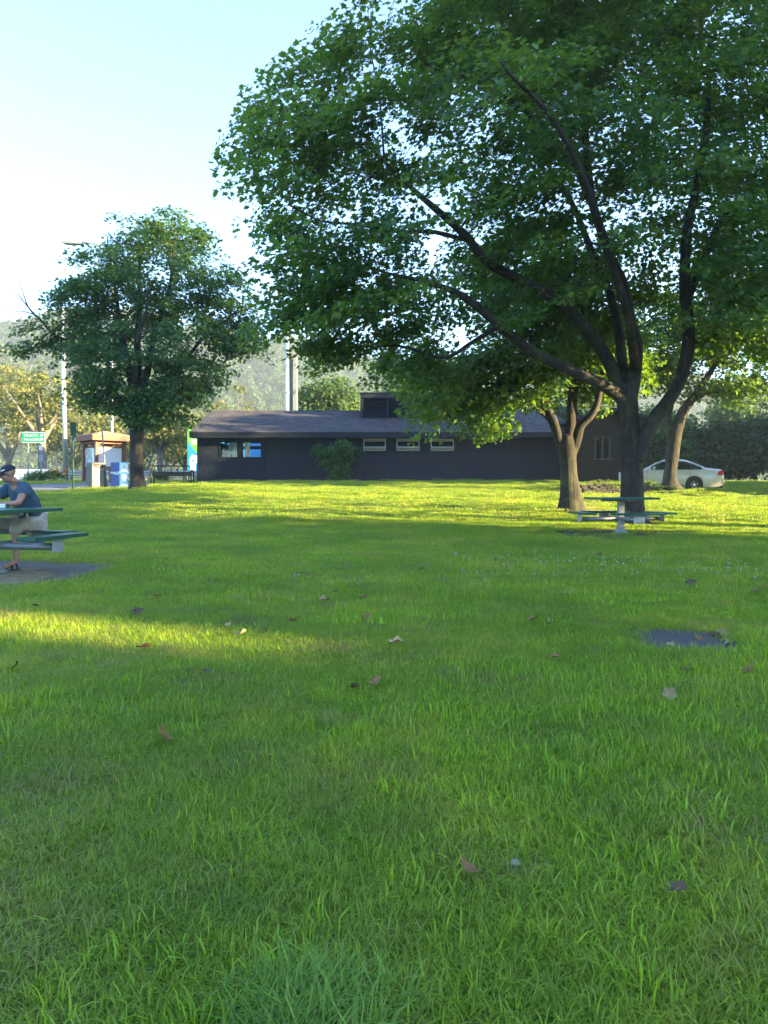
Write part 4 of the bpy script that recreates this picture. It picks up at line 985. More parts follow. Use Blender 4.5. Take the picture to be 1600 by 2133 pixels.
# grey double bin
def rbox(w_, d_, z0, z1, bev): return MB().box((0, 0, (z0 + z1) / 2), (w_, d_, z1 - z0), bev)
pg_ = G(193, 1019.5); gb = empty('litter_bin', pg_ + Vector((0, .45, 0)), R(-47)); tag(gb, 'grey plastic litter bin with rounded top beside the path', 'bin')
rbox(.80, .80, -.02, .055, .01).build('base_slab', M['pad'], gb)
rbox(.66, .66, .055, .10, .01).build('plinth', M['black'], gb)
bo = MB(); bo.box((0, 0, .66), (.70, .70, 1.12), .03)
bo.build('body', M['bin_grey'], gb); 
MB().add([(x, y, z) for (z, s_) in ((1.222, .352), (1.262, .335), (1.30, .27), (1.318, .12)) for (x, y) in ((-s_, -s_), (s_, -s_), (s_, s_), (-s_, s_))],
         [(4 * j + k, 4 * j + (k + 1) % 4, 4 * j + 4 + (k + 1) % 4, 4 * j + 4 + k) for j in range(3) for k in range(4)] + [(12, 13, 14, 15), (3, 2, 1, 0)]).build('lid', M['bin_grey'], gb)
for k in range(5):
    z_ = MB().box((-.26 + k * .13, -.354, .64), (.012, .014, .98)).build('rib', M['bin_grey'], gb)
dr_ = MB().box((.355, -.02, .60), (.02, .52, .92), .006).build('door', M['bin_tan'], gb)
MB().box((.367, -.02, .30), (.016, .40, .03)).build('slot', M['galv_pale'], dr_); MB().box((.367, -.02, .95), (.022, .40, .05)).build('ledge', M['galv_pale'], dr_)
MB().box((.362, -.02, 1.13), (.02, .42, .16), .01).build('opening', M['black'], gb)

# blue recycling bin
p_ = G(243, 1018.5); rb = empty('recycling_bin', p_ + Vector((0, .38, 0)), R(-27)); tag(rb, 'bright blue recycling bin with a white emblem beside the maple trunk', 'bin')
rbox(.60, .56, .01, 1.24, .02).build('body', M['bin_blue'], rb); rbox(.62, .58, 1.21, 1.27, .015).build('lid', M['bin_blue'], rb)
bg_ = MB(); bg_.box((0, 0, .80), (.612, .572, .035)); bg_.box((-.02, -.287, .745), (.52, .012, .08), 0, Matrix.Rotation(R(9), 4, 'Y')); bg_.build('bag_rim', M['bag'], rb)
dr_ = MB().box((.303, 0, .62), (.014, .50, 1.1), .004).build('door', M['bin_blue'], rb)
MB().tube([(.30, 0, 1.06), (.318, 0, 1.06)], .085, 18).build('hole', M['black'], rb)
MB().box((.315, 0, .87), (.008, .34, .05)).build('sticker', M['white'], dr_); MB().box((.315, 0, .18), (.008, .4, .012)).build('line', M['white'], dr_)
em = MB()
for k in range(3):      # three chasing bars in a ring
    a0 = R(90 + k * 120)
    pts = [(.316, .115 * math.cos(a0 + t), .55 + .15 * math.sin(a0 + t)) for t in np.linspace(.15, 1.75, 7)]
    pin = [(.316, .062 * math.cos(a0 + t), .55 + .085 * math.sin(a0 + t)) for t in np.linspace(.15, 1.75, 7)]
    em.add(pts + pin, [(i, i + 1, i + 8, i + 7) for i in range(6)])
eo = em.build('emblem', M['white'], dr_); eo.modifiers.new('t', 'SOLIDIFY').thickness = .003

# poles and posts
def pole(name, label, px0, py0, px1, py1, r0, r1, mat, cat='pole', n=12, d=None):
    p = G(px0, py0) if d is None else Vector(at(px0, d)); t_ = W(px1, py1, p.y)
    e = empty(name, p); tag(e, label, cat); v = t_ - p
    MB().tube([Vector((0, 0, -.1)), v * .5, v], [r0, (r0 + r1) / 2, r1], n).build('shaft', mat, e, True)
    return e, v, p
e, v, p = pole('sign_post', 'green post with a narrow sign turned edge-on beside the grey bin', 152.5, 1022, 152, 880, .045, .045, M['post_green'], 'post', 8)
box('sign_plate', (0, 0, v.z - .45), (.26, .03, .92), M['post_green'], e, .006, R(35))
pole('leaning_post', 'thin leaning grey-green post between the grey and blue bins', 222, 1017, 212.5, 893, .05, .035, M['post_grey'], 'post', 8)
e, v, p = pole('light_pole', 'tall white metal pole behind the flower bed', 137, 1001, 130, 640, .14, .09, M['alu'], d=44.5)
MB().tube([(0, 0, 0), (0, 0, .05)], .24, 12).build('base_plate', M['galv'], e)
# street lamp: shaft hidden behind the rounded maple, curved arm, flat head
dl = 50.0; pl = Vector(at(233, dl)); le = empty('street_lamp', pl); tag(le, 'street lamp with curved arm and flat head above the rounded maple', 'street lamp')
ht_ = W(233, 560, dl).z - pl.z
MB().tube([(0, 0, -.1), (0, 0, ht_)], [.12, .075], 10).build('shaft', M['alu'], le, True)
arm = [W(px, py, dl) - pl for px, py in ((233, 560), (231, 540), (222, 524), (208, 514), (195, 508.5), (182, 505.5), (168, 505))]
MB().tube(arm, [.07, .065, .06, .055, .05, .05, .05], 8).build('arm', M['post_grey'], le, True)
hp_ = []
for (px, zt_, zb_, wd__) in ((128, 503.5, 504.5, .1), (134, 503.2, 508.0, .2), (150, 503, 509.0, .24), (160, 503.3, 509.2, .22), (169, 504, 508.5, .14), (171, 505, 507, .08)):
    q = W(px, zt_, dl) - pl; q2 = W(px, zb_, dl) - pl; hp_.append([(q.x, -wd__ * .6, q.z), (q.x, wd__ * .6, q.z), (q2.x, wd__, q2.z), (q2.x, -wd__, q2.z)])
hm = MB(); hm.add([v_ for s_ in hp_ for v_ in s_], [(4 * j + k, 4 * j + (k + 1) % 4, 4 * j + 4 + (k + 1) % 4, 4 * j + 4 + k) for j in range(5) for k in range(4)] + [(3, 2, 1, 0), (20, 21, 22, 23)]); hm.build('lamp_head', M['post_grey'], le)
q = W(161, 502.5, dl) - pl; MB().tube([q - Vector((0, 0, .03)), q + Vector((0, 0, .07))], .045, 8).build('sensor', M['post_grey'], le)
# tall pole and column behind the roof
e, v, p = pole('light_pole', 'tall bright white pole rising behind the shingle roof', 598.5, 1000, 598.5, 650, .15, .11, M['alu'], d=58)
MB().tube([Vector((0, 0, v.z * .52)), Vector((0, 0, v.z * .52 + .1))], .17, 12).build('band', M['galv'], e)
dcx = 59.0; pc = Vector(at(612, dcx)); ce = empty('grey_column', pc); tag(ce, 'wide grey column next to the white pole behind the roof', 'column')
zt_ = W(612, 735, dcx).z - pc.z
box('panel', (.12, 0, zt_ / 2), (.34, .5, zt_), M['post_grey'], ce, .02); box('green_strip', (-.22, .06, zt_ / 2 - .2), (.30, .3, zt_ - .6), M['post_green'], ce, .01); box('cap', (0, 0, zt_ - .15), (.82, .52, .3), M['post_grey'], ce, .02)
box('seam', (.12, 0, zt_ * .32), (.35, .51, .03), M['galv'], ce)

# green highway sign
dsn = 46.0; ps = Vector(at(70, dsn)); se = empty('highway_sign', ps); tag(se, 'green highway sign reading TRUCKS and TRAILERS with white arrows', 'sign')
sx = lambda px: (px - 70) / F * dsn
sz = lambda py: EYE + (HOR - py) / F * dsn - ps.z
MB().box((0, 0, (sz(900.5) + sz(922.5)) / 2), (sx(94.5) - sx(45.5), .03, sz(900.5) - sz(922.5)), .004).build('border', M['white'], se)
pn = MB().box((0, -.018, (sz(900.5) + sz(922.5)) / 2), (sx(94.5) - sx(45.5) - .055, .012, sz(900.5) - sz(922.5) - .055)).build('panel', M['sign_green'], se)
MB().tube([(sx(58.5), .03, -.1), (sx(58.5), .03, sz(903))], .035, 8).build('post', M['post_grey'], se); 
MB().tube([(sx(85), .03, -.1), (sx(85), .03, sz(903))], .035, 8).build('post', M['post_grey'], se)
for txt, px, py in (('TRUCKS', 50.0, 909.8), ('TRAILERS', 50.0, 918.6)):
    cu = bpy.data.curves.new('letters', 'FONT'); cu.body = txt; cu.size = .235; cu.extrude = .003; cu.offset = -.004; cu.space_character = 1.12; cu.materials.append(M['white'])
    of = bpy.data.objects.new('letters', cu); col.objects.link(of); me = evald(of); bpy.data.objects.remove(of); o = link('lettering', me, None, se); o.location = (sx(px), -.03, sz(py)); o.rotation_euler = (R(90), 0, 0); o.scale = (.88, 1, 1)
    a = MB(); cx, cz, q = sx(86.5), sz(py) + .08, .085
    a.add([(cx + u * q, -.03, cz + v_ * q) for u, v_ in ((-1, -.55), (-.55, -1), (.45, 0), (.45, -.55), (1, -.1), (1, 1), (-.1, 1), (-.55, .45), (0, .45))], [(0, 1, 2, 8), (2, 3, 4, 5), (2, 5, 6, 8), (6, 7, 8)]); ao = a.build('arrow', M['white'], se); ao.modifiers.new('t', 'SOLIDIFY').thickness = .004
# small notices on its own post
d3 = 45.0; p3 = Vector(at(85, d3)); ne = empty('notice_sign', p3); tag(ne, 'small grey notice plate on a post below the green highway sign', 'sign')
nz = lambda py: EYE + (HOR - py) / F * d3 - p3.z
MB().box((0, .02, nz(955) / 2), (.09, .03, nz(925))).build('post', M['post_grey'], ne); ne.children[0].location = (0, 0, nz(925) / 2 - nz(955) / 2)
npl = MB().box((.02, -.01, (nz(947) + nz(961)) / 2), (.25, .012, nz(947) - nz(961)), .003).build('plate', M['galv_pale'], ne)
for k in range(4): MB().box((.02, -.019, nz(949.5 + k * 3.2)), (.17, .004, .025)).build('text_line', M['post_grey'], npl)
MB().box((.0, -.02, (nz(928) + nz(938)) / 2), (.18, .05, nz(928) - nz(938)), .01).build('white_box', M['white'], ne)

# information kiosk
pk = Vector(at(201, 43.0)); dk_ = pk.y; S_ = 1.62
ke = empty('kiosk', pk + Vector((0, S_ * .7071, 0)), R(-45)); tag(ke, 'red-brown timber information kiosk with hipped roof behind the bins', 'kiosk')
kz = lambda py: EYE + (HOR - py) / F * dk_ - pk.z
zp = kz(917)
pm = MB().box((0, 0, zp / 2), (.18, .18, zp), .01).mesh('post'); pm.materials.append(M['wood_red'])
for sx_, sy_ in ((-1, -1), (1, -1), (1, 1), (-1, 1)): link('post', pm, None, ke).location = (sx_ * S_ / 2, sy_ * S_ / 2, 0)
for k in range(4):
    rot = Matrix.Rotation(k * math.pi / 2, 4, 'Z')
    MB().box(rot @ Vector((0, -S_ / 2, zp - .09)), (S_ - .19, .12, .18), .008, rot).build('beam', M['wood_red'], ke)
    br_ = MB()
    for s_ in (-1, 1): br_.add([rot @ Vector((s_ * (S_ / 2 - .09), -S_ / 2 + o_, zp - .45 + z)) for o_ in (-.04, .04) for (z) in (0, .0)] , []) if False else br_.box(rot @ Vector((s_ * (S_ / 2 - .2), -S_ / 2, zp - .28)), (.07, .07, .34), .004, rot @ Matrix.Rotation(s_ * R(45), 4, 'Y'))
    br_.build('brace', M['wood_red'], ke)
fz0, fz1 = kz(917.5), kz(906.5); E_ = S_ / 2 + .42
fa = MB()
for k in range(4):
    rot = Matrix.Rotation(k * math.pi / 2, 4, 'Z'); fa.box(rot @ Vector((0, -E_, (fz0 + fz1) / 2)), (2 * E_ + .05, .05, fz1 - fz0), .004, rot)
    for j in range(2): fa.box(rot @ Vector((0, -E_ - .03, fz0 + (j + 1) * (fz1 - fz0) / 3)), (2 * E_ + .06, .012, .015), 0, rot)
fa.build('fascia', M['wood_red'], ke)
zt2 = kz(894.5); E2 = E_ + .03
hip = MB().add([(-E2, -E2, fz1), (E2, -E2, fz1), (E2, E2, fz1), (-E2, E2, fz1), (0, 0, zt2)], [(0, 1, 4), (1, 2, 4), (2, 3, 4), (3, 0, 4), (3, 2, 1, 0)]).build('roof', M['wood_roof'], ke)
for k in range(7):
    s2 = E2 * (1 - k / 7.2); z2 = fz1 + (zt2 - fz1) * k / 7.2; rm = MB()
    for j in range(4):
        rot = Matrix.Rotation(j * math.pi / 2, 4, 'Z'); rm.box(rot @ Vector((0, -s2 + .02, z2 + .012)), (2 * s2 - .03, .06, .022), 0, rot @ Matrix.Rotation(math.atan2(zt2 - fz1, E2), 4, 'X'))
    rm.build('shingle_course', M['wood_roof'], hip)
for k, (mat_) in enumerate((M['poster_map'], M['poster_text'])):
    rot = Matrix.Rotation(0 if k == 0 else math.pi / 2, 4, 'Z')
    po = MB().box(rot @ Vector((0, -S_ / 2 + .03, (kz(932) + kz(971)) / 2)), (S_ - .26, .02, kz(932) - kz(971)), 0, rot).build('notice_board', mat_, ke)
    MB().box(rot @ Vector((0, -S_ / 2 + .03, kz(931) + .02)), (S_ - .2, .06, .05), 0, rot).build('rail', M['wood_red'], po); MB().box(rot @ Vector((0, -S_ / 2 + .03, kz(971) - .04)), (S_ - .2, .06, .06), 0, rot).build('rail', M['wood_red'], po)
    if k == 0: MB().box(rot @ Vector((.42, -S_ / 2 + .012, (kz(932) + kz(971)) / 2)), (.3, .01, kz(934) - kz(969)), 0, rot).build('text_column', M['poster_text'], po)
    if k == 0:
        mp = MB(); r_ = np.random.default_rng(4)
        for j in range(16): mp.box(rot @ Vector((r_.uniform(-.55, .2), -S_ / 2 + .014, r_.uniform(kz(968), kz(936)))), (r_.uniform(.06, .3), .006, r_.uniform(.02, .06)), 0, rot @ Matrix.Rotation(r_.uniform(-.5, .5), 4, 'Y'))
        mo = mp.build('map_lines', M['post_grey'], po); mo['kind'] = 'stuff'

# barrier and guard rail along the road
dg = 55.2
je = empty('concrete_barrier', (at(30, dg))); tag(je, 'long white concrete roadside barrier behind the seated man', 'barrier')
x0 = (-160 - 30) / F * dg; x1 = (128 - 30) / F * dg
segs = 4
for k in range(segs):
    a, c = x0 + (x1 - x0) * k / segs + .01, x0 + (x1 - x0) * (k + 1) / segs - .01
    MB().prism([(-.30, -.05), (.30, -.05), (.30, .08), (.16, .34), (.1, .86), (-.1, .86), (-.16, .34), (-.30, .08)], a, c, 'x').build('segment', M['white'], je)
ge = empty('guard_rail', at(270, dg)); tag(ge, 'galvanized steel guard rail running behind the kiosk and bench', 'guard rail')
x0 = (118 - 270) / F * dg; x1 = (440 - 270) / F * dg
wv = [(0, .42), (-.05, .46), (-.05, .53), (0, .58), (0, .62), (-.05, .67), (-.05, .74), (0, .78)]
mb = MB(); vs = [(x, y, z) for x in (x0, x1) for (y, z) in wv]; mb.add(vs, [(k, k + 1, k + 9, k + 8) for k in range(7)]); go_ = mb.build('beam', M['galv_pale'], ge); go_.modifiers.new('t', 'SOLIDIFY').thickness = .01
pm = MB().box((0, .1, .36), (.12, .12, .84)).mesh('post'); pm.materials.append(M['galv']); 
x = x0 + .4
while x < x1: link('post', pm, None, ge).location = (x, 0, 0); x += 1.9

# lorry trailer with a printed side, half hidden by the building
dt = 60.0; te = empty('box_trailer', at(440, dt)); pt = te.location; tag(te, 'parked box trailer with green and blue printed side behind the building corner', 'trailer')
tx_ = lambda px: (px - 440) / F * dt
tz = lambda py: EYE + (HOR - py) / F * dt - pt.z
X0, X1, Z0, Z1 = tx_(390), tx_(390) + 9.5, tz(985), tz(892)
MB().box(((X0 + X1) / 2, 1.25, (Z0 + Z1) / 2), (X1 - X0, 2.5, Z1 - Z0), .03).build('box_body', M['tr_green'], te)
def decal(name, pts, mat, y=-.006):
    o = MB().add([(u, y, v_) for u, v_ in pts], [tuple(range(len(pts)))]).build(name, mat, te); o.modifiers.new('t', 'SOLIDIFY').thickness = .004; return o
decal('blue_field', [(X0 + .04, Z0 + .04), (X1 - .04, Z0 + .04), (X1 - .04, tz(905)), (tx_(455), tz(905)), (tx_(446), tz(950)), (tx_(430), tz(958)), (tx_(408), tz(942)), (X0 + .04, tz(920))], M['tr_blue'])
decal('house_mark', [(tx_(396), tz(982)), (tx_(407), tz(982)), (tx_(407), tz(968)), (tx_(411), tz(962)), (tx_(411), tz(948)), (tx_(404), tz(950)), (tx_(401), tz(946)), (tx_(395), tz(956)), (tx_(395), tz(978))], M['white'], -.012)
decal('window_mark', [(tx_(400), tz(962)), (tx_(405), tz(962)), (tx_(405), tz(957)), (tx_(400), tz(957))], M['tr_blue'], -.018)
for k in range(3): decal('lettering', [(tx_(398 + k), tz(917 + 4 * k)), (tx_(430), tz(917 + 4 * k)), (tx_(430), tz(915 + 4 * k)), (tx_(398 + k), tz(915 + 4 * k))], M['white'], -.012)
decal('white_swirl', [(tx_(396), tz(904)), (tx_(399), tz(898)), (tx_(402), tz(906)), (tx_(403), tz(911)), (tx_(398), tz(910))], M['white'], -.012)
for u, v_, s_ in ((470, 940, 9), (485, 930, 7), (498, 945, 8)): decal('white_swirl', [(tx_(u + s_ * math.cos(a_)), tz(v_ + s_ * 1.4 * math.sin(a_))) for a_ in np.linspace(0, 5.7, 9)], M['white'], -.012)
MB().box(((X0 + X1) / 2, 1.25, Z0 - .12), (X1 - X0 - .1, 2.3, .18)).build('chassis', M['black'], te)
for x in (X0 + 1.0, X0 + 2.2, X1 - 1.2):
    for y in (.2, 2.3): MB().tube([(x, y - .13, .5), (x, y + .13, .5)], .5, 18).build('wheel', M['tyre'], te)
MB().box((X0 + 3.8, .3, .45), (.12, .12, .95)).build('landing_leg', M['galv'], te)

# ------------------------------------------------------------------ cream sedan
CL = 5.09
xs_t = np.array([.42, .46, .56, .75, 1.25, 1.56, 1.8, 2.1, 2.4, 2.75, 3.1, 3.4, 3.7, 4.0, 4.3, 4.45, 4.7, 4.98, 5.05, 5.09]); zs_t = np.array([.55, .66, .75, .83, .95, 1.01, 1.14, 1.32, 1.44, 1.485, 1.485, 1.46, 1.38, 1.26, 1.135, 1.10, 1.09, 1.065, 1.0, .80])
def ztop(x): return float(np.interp(x, xs_t, zs_t))
def zbelt(x): return min(float(np.interp(x, [.42, 1.5, 4.2, 5.09], [.62, .94, 1.035, .93])), ztop(x) - .055)
WX = (1.22, 3.82)
def zbot(x):
    z = float(np.interp(x, [.42, .55, .8, 4.5, 4.9, 5.09], [.32, .24, .2, .2, .27, .36]))
    for c in WX:
        if abs(x - c) < .385: z = max(z, .32 + math.sqrt(.385 ** 2 - (x - c) ** 2))
    return z
def ring(x):
    s_ = 1 - .20 * ((x - 2.5) / 2.59 if x > 2.5 else (2.5 - x) / 2.08) ** 7 - .03 * max(0, (x - 3.8)) ** 2; zt_, zb_, zo = ztop(x), zbelt(x), zbot(x)
    g_ = min(1, max(0, (zt_ - zb_ - .055) / .36)); yt = .86 + (.60 - .86) * g_
    pts = [(.74, zo), (.865, zo + .01), (.90, max(.30, zo + .03)), (.925, max(.52, zo + .05)), (.93, max(.68, zo + .07)), (.918, max(.80, zo + .085)), (.885, max(zb_, zo + .1)),
           (yt + .012, max(zt_ - .085, zb_ + .02)), (yt - .05, zt_ - .03), (yt * .55, zt_ - .004), (0, zt_)]
    return [(p[0] * s_, p[1]) for p in pts]
cx_s = np.unique(np.concatenate([np.linspace(.42, CL, 70), np.linspace(WX[0] - .4, WX[0] + .4, 24), np.linspace(WX[1] - .4, WX[1] + .4, 24)]))
car_p = G(1449, 1023.5); CRZ = R(-20)
car_p = Vector((13.62, 33.8, h(13.62, 33.8) + .04)); ca = empty('parked_car', car_p, CRZ); ca.scale = (.94, .96, .97); tag(ca, 'cream white sedan parked behind the leaning maple on the right', 'car')
OX, OY = WX[1], .80                                        # local origin at the rear wheel that faces the camera
tiltM = Matrix.Rotation(R(2.2), 4, 'Y')
def cl(x, y, z): return tiltM @ Vector((x - OX, y + OY, z))
vs, fs = [], []; nr = 21
for x in cx_s:
    rg = ring(x); full = [(-y, z) for y, z in rg] + [(y, z) for y, z in rg[-2::-1]]
    vs += [cl(x, y, z) for y, z in full]
for i in range(len(cx_s) - 1):
    for k in range(nr - 1): fs.append((i * nr + k, i * nr + k + 1, (i + 1) * nr + k + 1, (i + 1) * nr + k))
fs.append(tuple(range(nr))); fs.append(tuple((len(cx_s) - 1) * nr + k for k in range(nr - 1, -1, -1)))
MB().add(vs, fs).build('body', M['car'], ca, True)
def side_pt(x, t_, off, side=-1):
    rg = ring(x); a, c = rg[6], rg[7]; y = a[0] + (c[0] - a[0]) * t_ + off; z = a[1] + (c[1] - a[1]) * t_; return cl(x, side * y, z)
def side_pane(name, xa, xb_, t0, t1, off, mat, parent, side=-1, n=14):
    v_ = []; 
    for i in range(n):
        x = xa + (xb_ - xa) * i / (n - 1)
        for t_ in (t0, (t0 + t1) / 2, t1): v_.append(side_pt(x, t_, off, side))
    return MB().add(v_, [(3 * i + k, 3 * i + k + 1, 3 * i + 4 + k, 3 * i + 3 + k) for i in range(n - 1) for k in range(2)]).build(name, mat, parent, True)
for side in (-1, 1):
    side_pane('window_surround', 1.88, 4.13, -.02, .99, .004, M['black'], ca, side, 30)
    side_pane('side_window', 2.0, 2.80, .06, .9, .009, M['glass_dark'], ca, side); side_pane('side_window', 2.90, 3.62, .06, .9, .009, M['glass_dark'], ca, side); side_pane('side_window', 3.67, 4.02, .08, .82, .009, M['glass_dark'], ca, side)
for nm, xa, xb_, ww_ in (('windscreen', 1.66, 2.36, .56), ('rear_window', 3.62, 4.36, .56)):
    v_ = []
    for i in range(10):
        x = xa + (xb_ - xa) * i / 9
        for y in (-ww_, -.3, 0, .3, ww_): v_.append(cl(x, y, ztop(x) + .008 - .02 * (abs(y) / .6) ** 2))
    MB().add(v_, [(5 * i + k, 5 * i + k + 1, 5 * i + 6 + k, 5 * i + 5 + k) for i in range(9) for k in range(4)]).build(nm, M['glass_dark'], ca, True)
for ix, cxx in enumerate(WX):
    for side in (-1, 1):
        we = empty('wheel'); we.parent = ca; we.location = cl(cxx, side * .80, .325); we.rotation_euler = (0, 0, 0 if side < 0 else math.pi)
        pr = [(-.1, .205), (-.105, .26), (-.1, .31), (-.07, .332), (.07, .332), (.1, .31), (.1, .205)]
        tv = [(r_ * math.cos(a_), y, r_ * math.sin(a_)) for y, r_ in pr for a_ in np.linspace(0, 2 * math.pi, 28, endpoint=False)]
        MB().add(tv, [(i * 28 + k, i * 28 + (k + 1) % 28, (i + 1) * 28 + (k + 1) % 28, (i + 1) * 28 + k) for i in range(6) for k in range(28)]).build('tyre', M['tyre'], we, True)
        rv_ = MB().tube([(0, -.075, 0), (0, .08, 0)], .206, 28); rv_.tube([(0, -.09, 0), (0, -.075, 0)], [.16, .19], 20); rv_.build('rim', M['rim'], we)
        hb = MB().tube([(0, -.115, 0), (0, -.08, 0)], [.055, .075], 14)
        hb.build('hub_cap', M['hub'], we)
        for k in range(5): MB().box((.135 * math.cos(k * 1.2566 - .9), -.094, .135 * math.sin(k * 1.2566 - .9)), (.05, .01, .022), 0, Matrix.Rotation(-(k * 1.2566 - .9) + math.pi / 2, 4, 'Y')).build('vent_slot', M['hub'], we)
        # dark wheel well
        MB().tube([cl(cxx, side * .45, .36), cl(cxx, side * .86, .36)], .37, 20).build('wheel_well', M['black'], ca)
for side in (-1, 1):
    tl = MB().add([cl(x, side * (np.interp(z, [.8, 1.04], [ring(x)[5][0], ring(x)[6][0]]) + .008), z) for x, z in ((4.78, .80), (5.02, .80), (5.02, .98), (4.96, 1.02), (4.88, 1.0))], [(0, 1, 2, 3, 4)]).build('tail_light', M['red_lens'], ca); tl.modifiers.new('t', 'SOLIDIFY').thickness = .012
    MB().box(cl(5.07, side * .55, .90), (.04, .34, .16), .01).build('tail_light', M['red_lens'], ca)
    MB().box(cl(2.03, side * .985, 1.03), (.13, .19, .12), .035).build('wing_mirror', M['car'], ca, True)
    for x in (2.62, 3.55): MB().box(cl(x, side * .925, .875), (.17, .02, .03), .008).build('door_handle', M['car'], ca)
    for x in (1.72, 2.86, 3.60):     # door gaps
        pp = [cl(x, side * (ring(x)[k][0] + .002), ring(x)[k][1]) for k in range(2, 7)]
        MB().tube(pp, .005, 4).build('door_seam', M['black'], ca)
    MB().tube([cl(x, side * (ring(x)[2][0] + .004), .30) for x in np.linspace(1.5, 3.35, 12)], .012, 5).build('sill_line', M['black'], ca)
MB().box(cl(5.07, 0, .55), (.08, 1.5, .2), .03).build('rear_bumper', M['car'], ca); MB().box(cl(4.95, 0, .27), (.2, 1.3, .06)).build('exhaust_guard', M['black'], ca)

# ------------------------------------------------------------------ picnic tables
def picnic_table(loc, rz, label):
    e = empty('picnic_table', loc, rz); tag(e, label, 'picnic table', 'green picnic tables')
    S, zt_, zs_, off, L_, w_ = 1.218, .796, .476, .88, 1.107, .257
    box('table_top', (0, 0, zt_ - .022), (S, S, .044), M['green_paint'], e, .004)
    MB().box((0, 0, zt_ - .065), (S * .72, .07, .04)).box((0, 0, zt_ - .0655), (.07, S * .72, .04)).build('top_bracket', M['galv_pale'], e)
    MB().box((0, 0, (zt_ - .09) / 2 + .04), (.125, .125, zt_ - .17), .012).build('pedestal', M['galv_pale'], e)
    MB().lathe([(.21, 0), (.21, .012), (.15, .04), (.09, .12), (.075, .14)], 8).build('base', M['galv_pale'], e)
    st = None
    for k in range(4):
        rot = Matrix.Rotation(k * math.pi / 2, 4, 'Z')
        so = box('seat', rot @ Vector((0, -off, zs_ - .022)), (L_, w_, .044), M['green_paint'], e, .004, rot)
        MB().tube([rot @ Vector((0, -.06, zs_ - .145)), rot @ Vector((0, -off + .02, zs_ - .145))], .045, 10).build('arm', M['galv'], e, True)
        MB().box(rot @ Vector((0, -off, zs_ - .052)), (.42, .20, .012), 0, rot).box(rot @ Vector((0, -off - .055, zs_ - .135)), (.24, .012, .15), .005, rot).build('bracket', M['galv_pale'], so)
    return e
TN = picnic_table((TC[0], TC[1], h(*TC) + .012), -TTH, 'green picnic table with a man sitting at it, cut by the left frame edge')
pr_ = G(1293, 1113); TF = picnic_table(pr_ + Vector((0, 0, .012)), R(6), 'green picnic table standing on bare soil in front of the largest maple')
tz0 = TN.location.z + .796
box('red_box', (-5.06 , 9.98, tz0 + .032), (.10, .07, .062), M['red'], None, .008, .2); tag(bpy.data.objects['red_box'], 'small red packet lying on the near table before the man', 'packet')
cp_ = empty('white_carton', (-4.92, 9.93, tz0)); tag(cp_, 'small white and green carton on the near table', 'packet')
box('box_body', (0, 0, .026), (.08, .06, .05), M['white'], cp_, .005, .1); box('green_end', (.055, .004, .026), (.028, .061, .051), M['green_paint'], cp_, .004, .1)

# ------------------------------------------------------------------ the seated man
def skin(name, V, E, Rr, root=0, sub=2):
    me = bpy.data.meshes.new(name); me.from_pydata([tuple(v) for v in V], E, []); o = bpy.data.objects.new(name, me); col.objects.link(o)
    sk = o.modifiers.new('skin', 'SKIN'); sk.use_smooth_shade = True
    for i, d_ in enumerate(me.skin_vertices[0].data):
        r_ = Rr[i]; d_.radius = (r_, r_) if not hasattr(r_, '__len__') else r_; d_.use_root = (i == root)
    ss = o.modifiers.new('sub', 'SUBSURF'); ss.levels = sub; ss.render_levels = sub
    m2 = evald(o); bpy.data.objects.remove(o); return m2
def joined(name, meshes, voxel, mat, parent=None, smooth_it=4):
    bm = bmesh.new()
    for m_ in meshes: bm.from_mesh(m_)
    me = bpy.data.meshes.new(name); bm.to_mesh(me); bm.free(); o = bpy.data.objects.new(name, me); col.objects.link(o)
    rm = o.modifiers.new('r', 'REMESH'); rm.mode = 'VOXEL'; rm.voxel_size = voxel
    if smooth_it: s_ = o.modifiers.new('s', 'SMOOTH'); s_.iterations = smooth_it; s_.factor = .5
    m2 = evald(o); bpy.data.objects.remove(o); return link(name, m2, mat, parent, True)
def ell(c, r_, M3=None, n=16):
    bm = bmesh.new(); bmesh.ops.create_uvsphere(bm, u_segments=n, v_segments=n // 2 + 2, radius=1.0)
    for v_ in bm.verts:
        q_ = Vector((v_.co.x * r_[0], v_.co.y * r_[1], v_.co.z * r_[2])); v_.co = (M3 @ q_ if M3 is not None else q_) + Vector(c)
    me = bpy.data.meshes.new('e'); bm.to_mesh(me); bm.free(); return me
zg = TN.location.z
pe = Vector((-4.79, 10.47, .60)); spn = Vector((-4.80, 10.42, .80)); che = Vector((-4.85, 10.32, .99)); nek = Vector((-4.91, 10.24, 1.115)); hdc = Vector((-4.955, 10.13, 1.245))
LS, RS = Vector((-4.745, 10.16, 1.055)), Vector((-5.05, 10.42, 1.06)); LE, RE = Vector((-4.745, 9.99, .855)), Vector((-5.25, 10.23, .86)); LH, RH = Vector((-4.99, 9.93, .845)), Vector((-5.28, 9.98, .85))
LHp, RHp = Vector((-4.71, 10.40, .575)), Vector((-4.87, 10.51, .575)); LK, RK = Vector((-4.79, 9.98, .56)), Vector((-5.20, 10.15, .56)); LAk, RAk = Vector((-4.75, 9.93, .10)), Vector((-5.22, 10.1, .10))
LT, RT = Vector((-4.83, 9.72, .035)), Vector((-5.34, 9.93, .035))
V = [pe, spn, che, nek, hdc - Vector((-.02, -.02, .05)), LS, LE, LH, RS, RE, RH, LHp, LK, LAk, RHp, RK, RAk, LT, RT]
E = [(0, 1), (1, 2), (2, 3), (3, 4), (2, 5), (5, 6), (6, 7), (2, 8), (8, 9), (9, 10), (0, 11), (11, 12), (12, 13), (0, 14), (14, 15), (15, 16), (13, 17), (16, 18)]
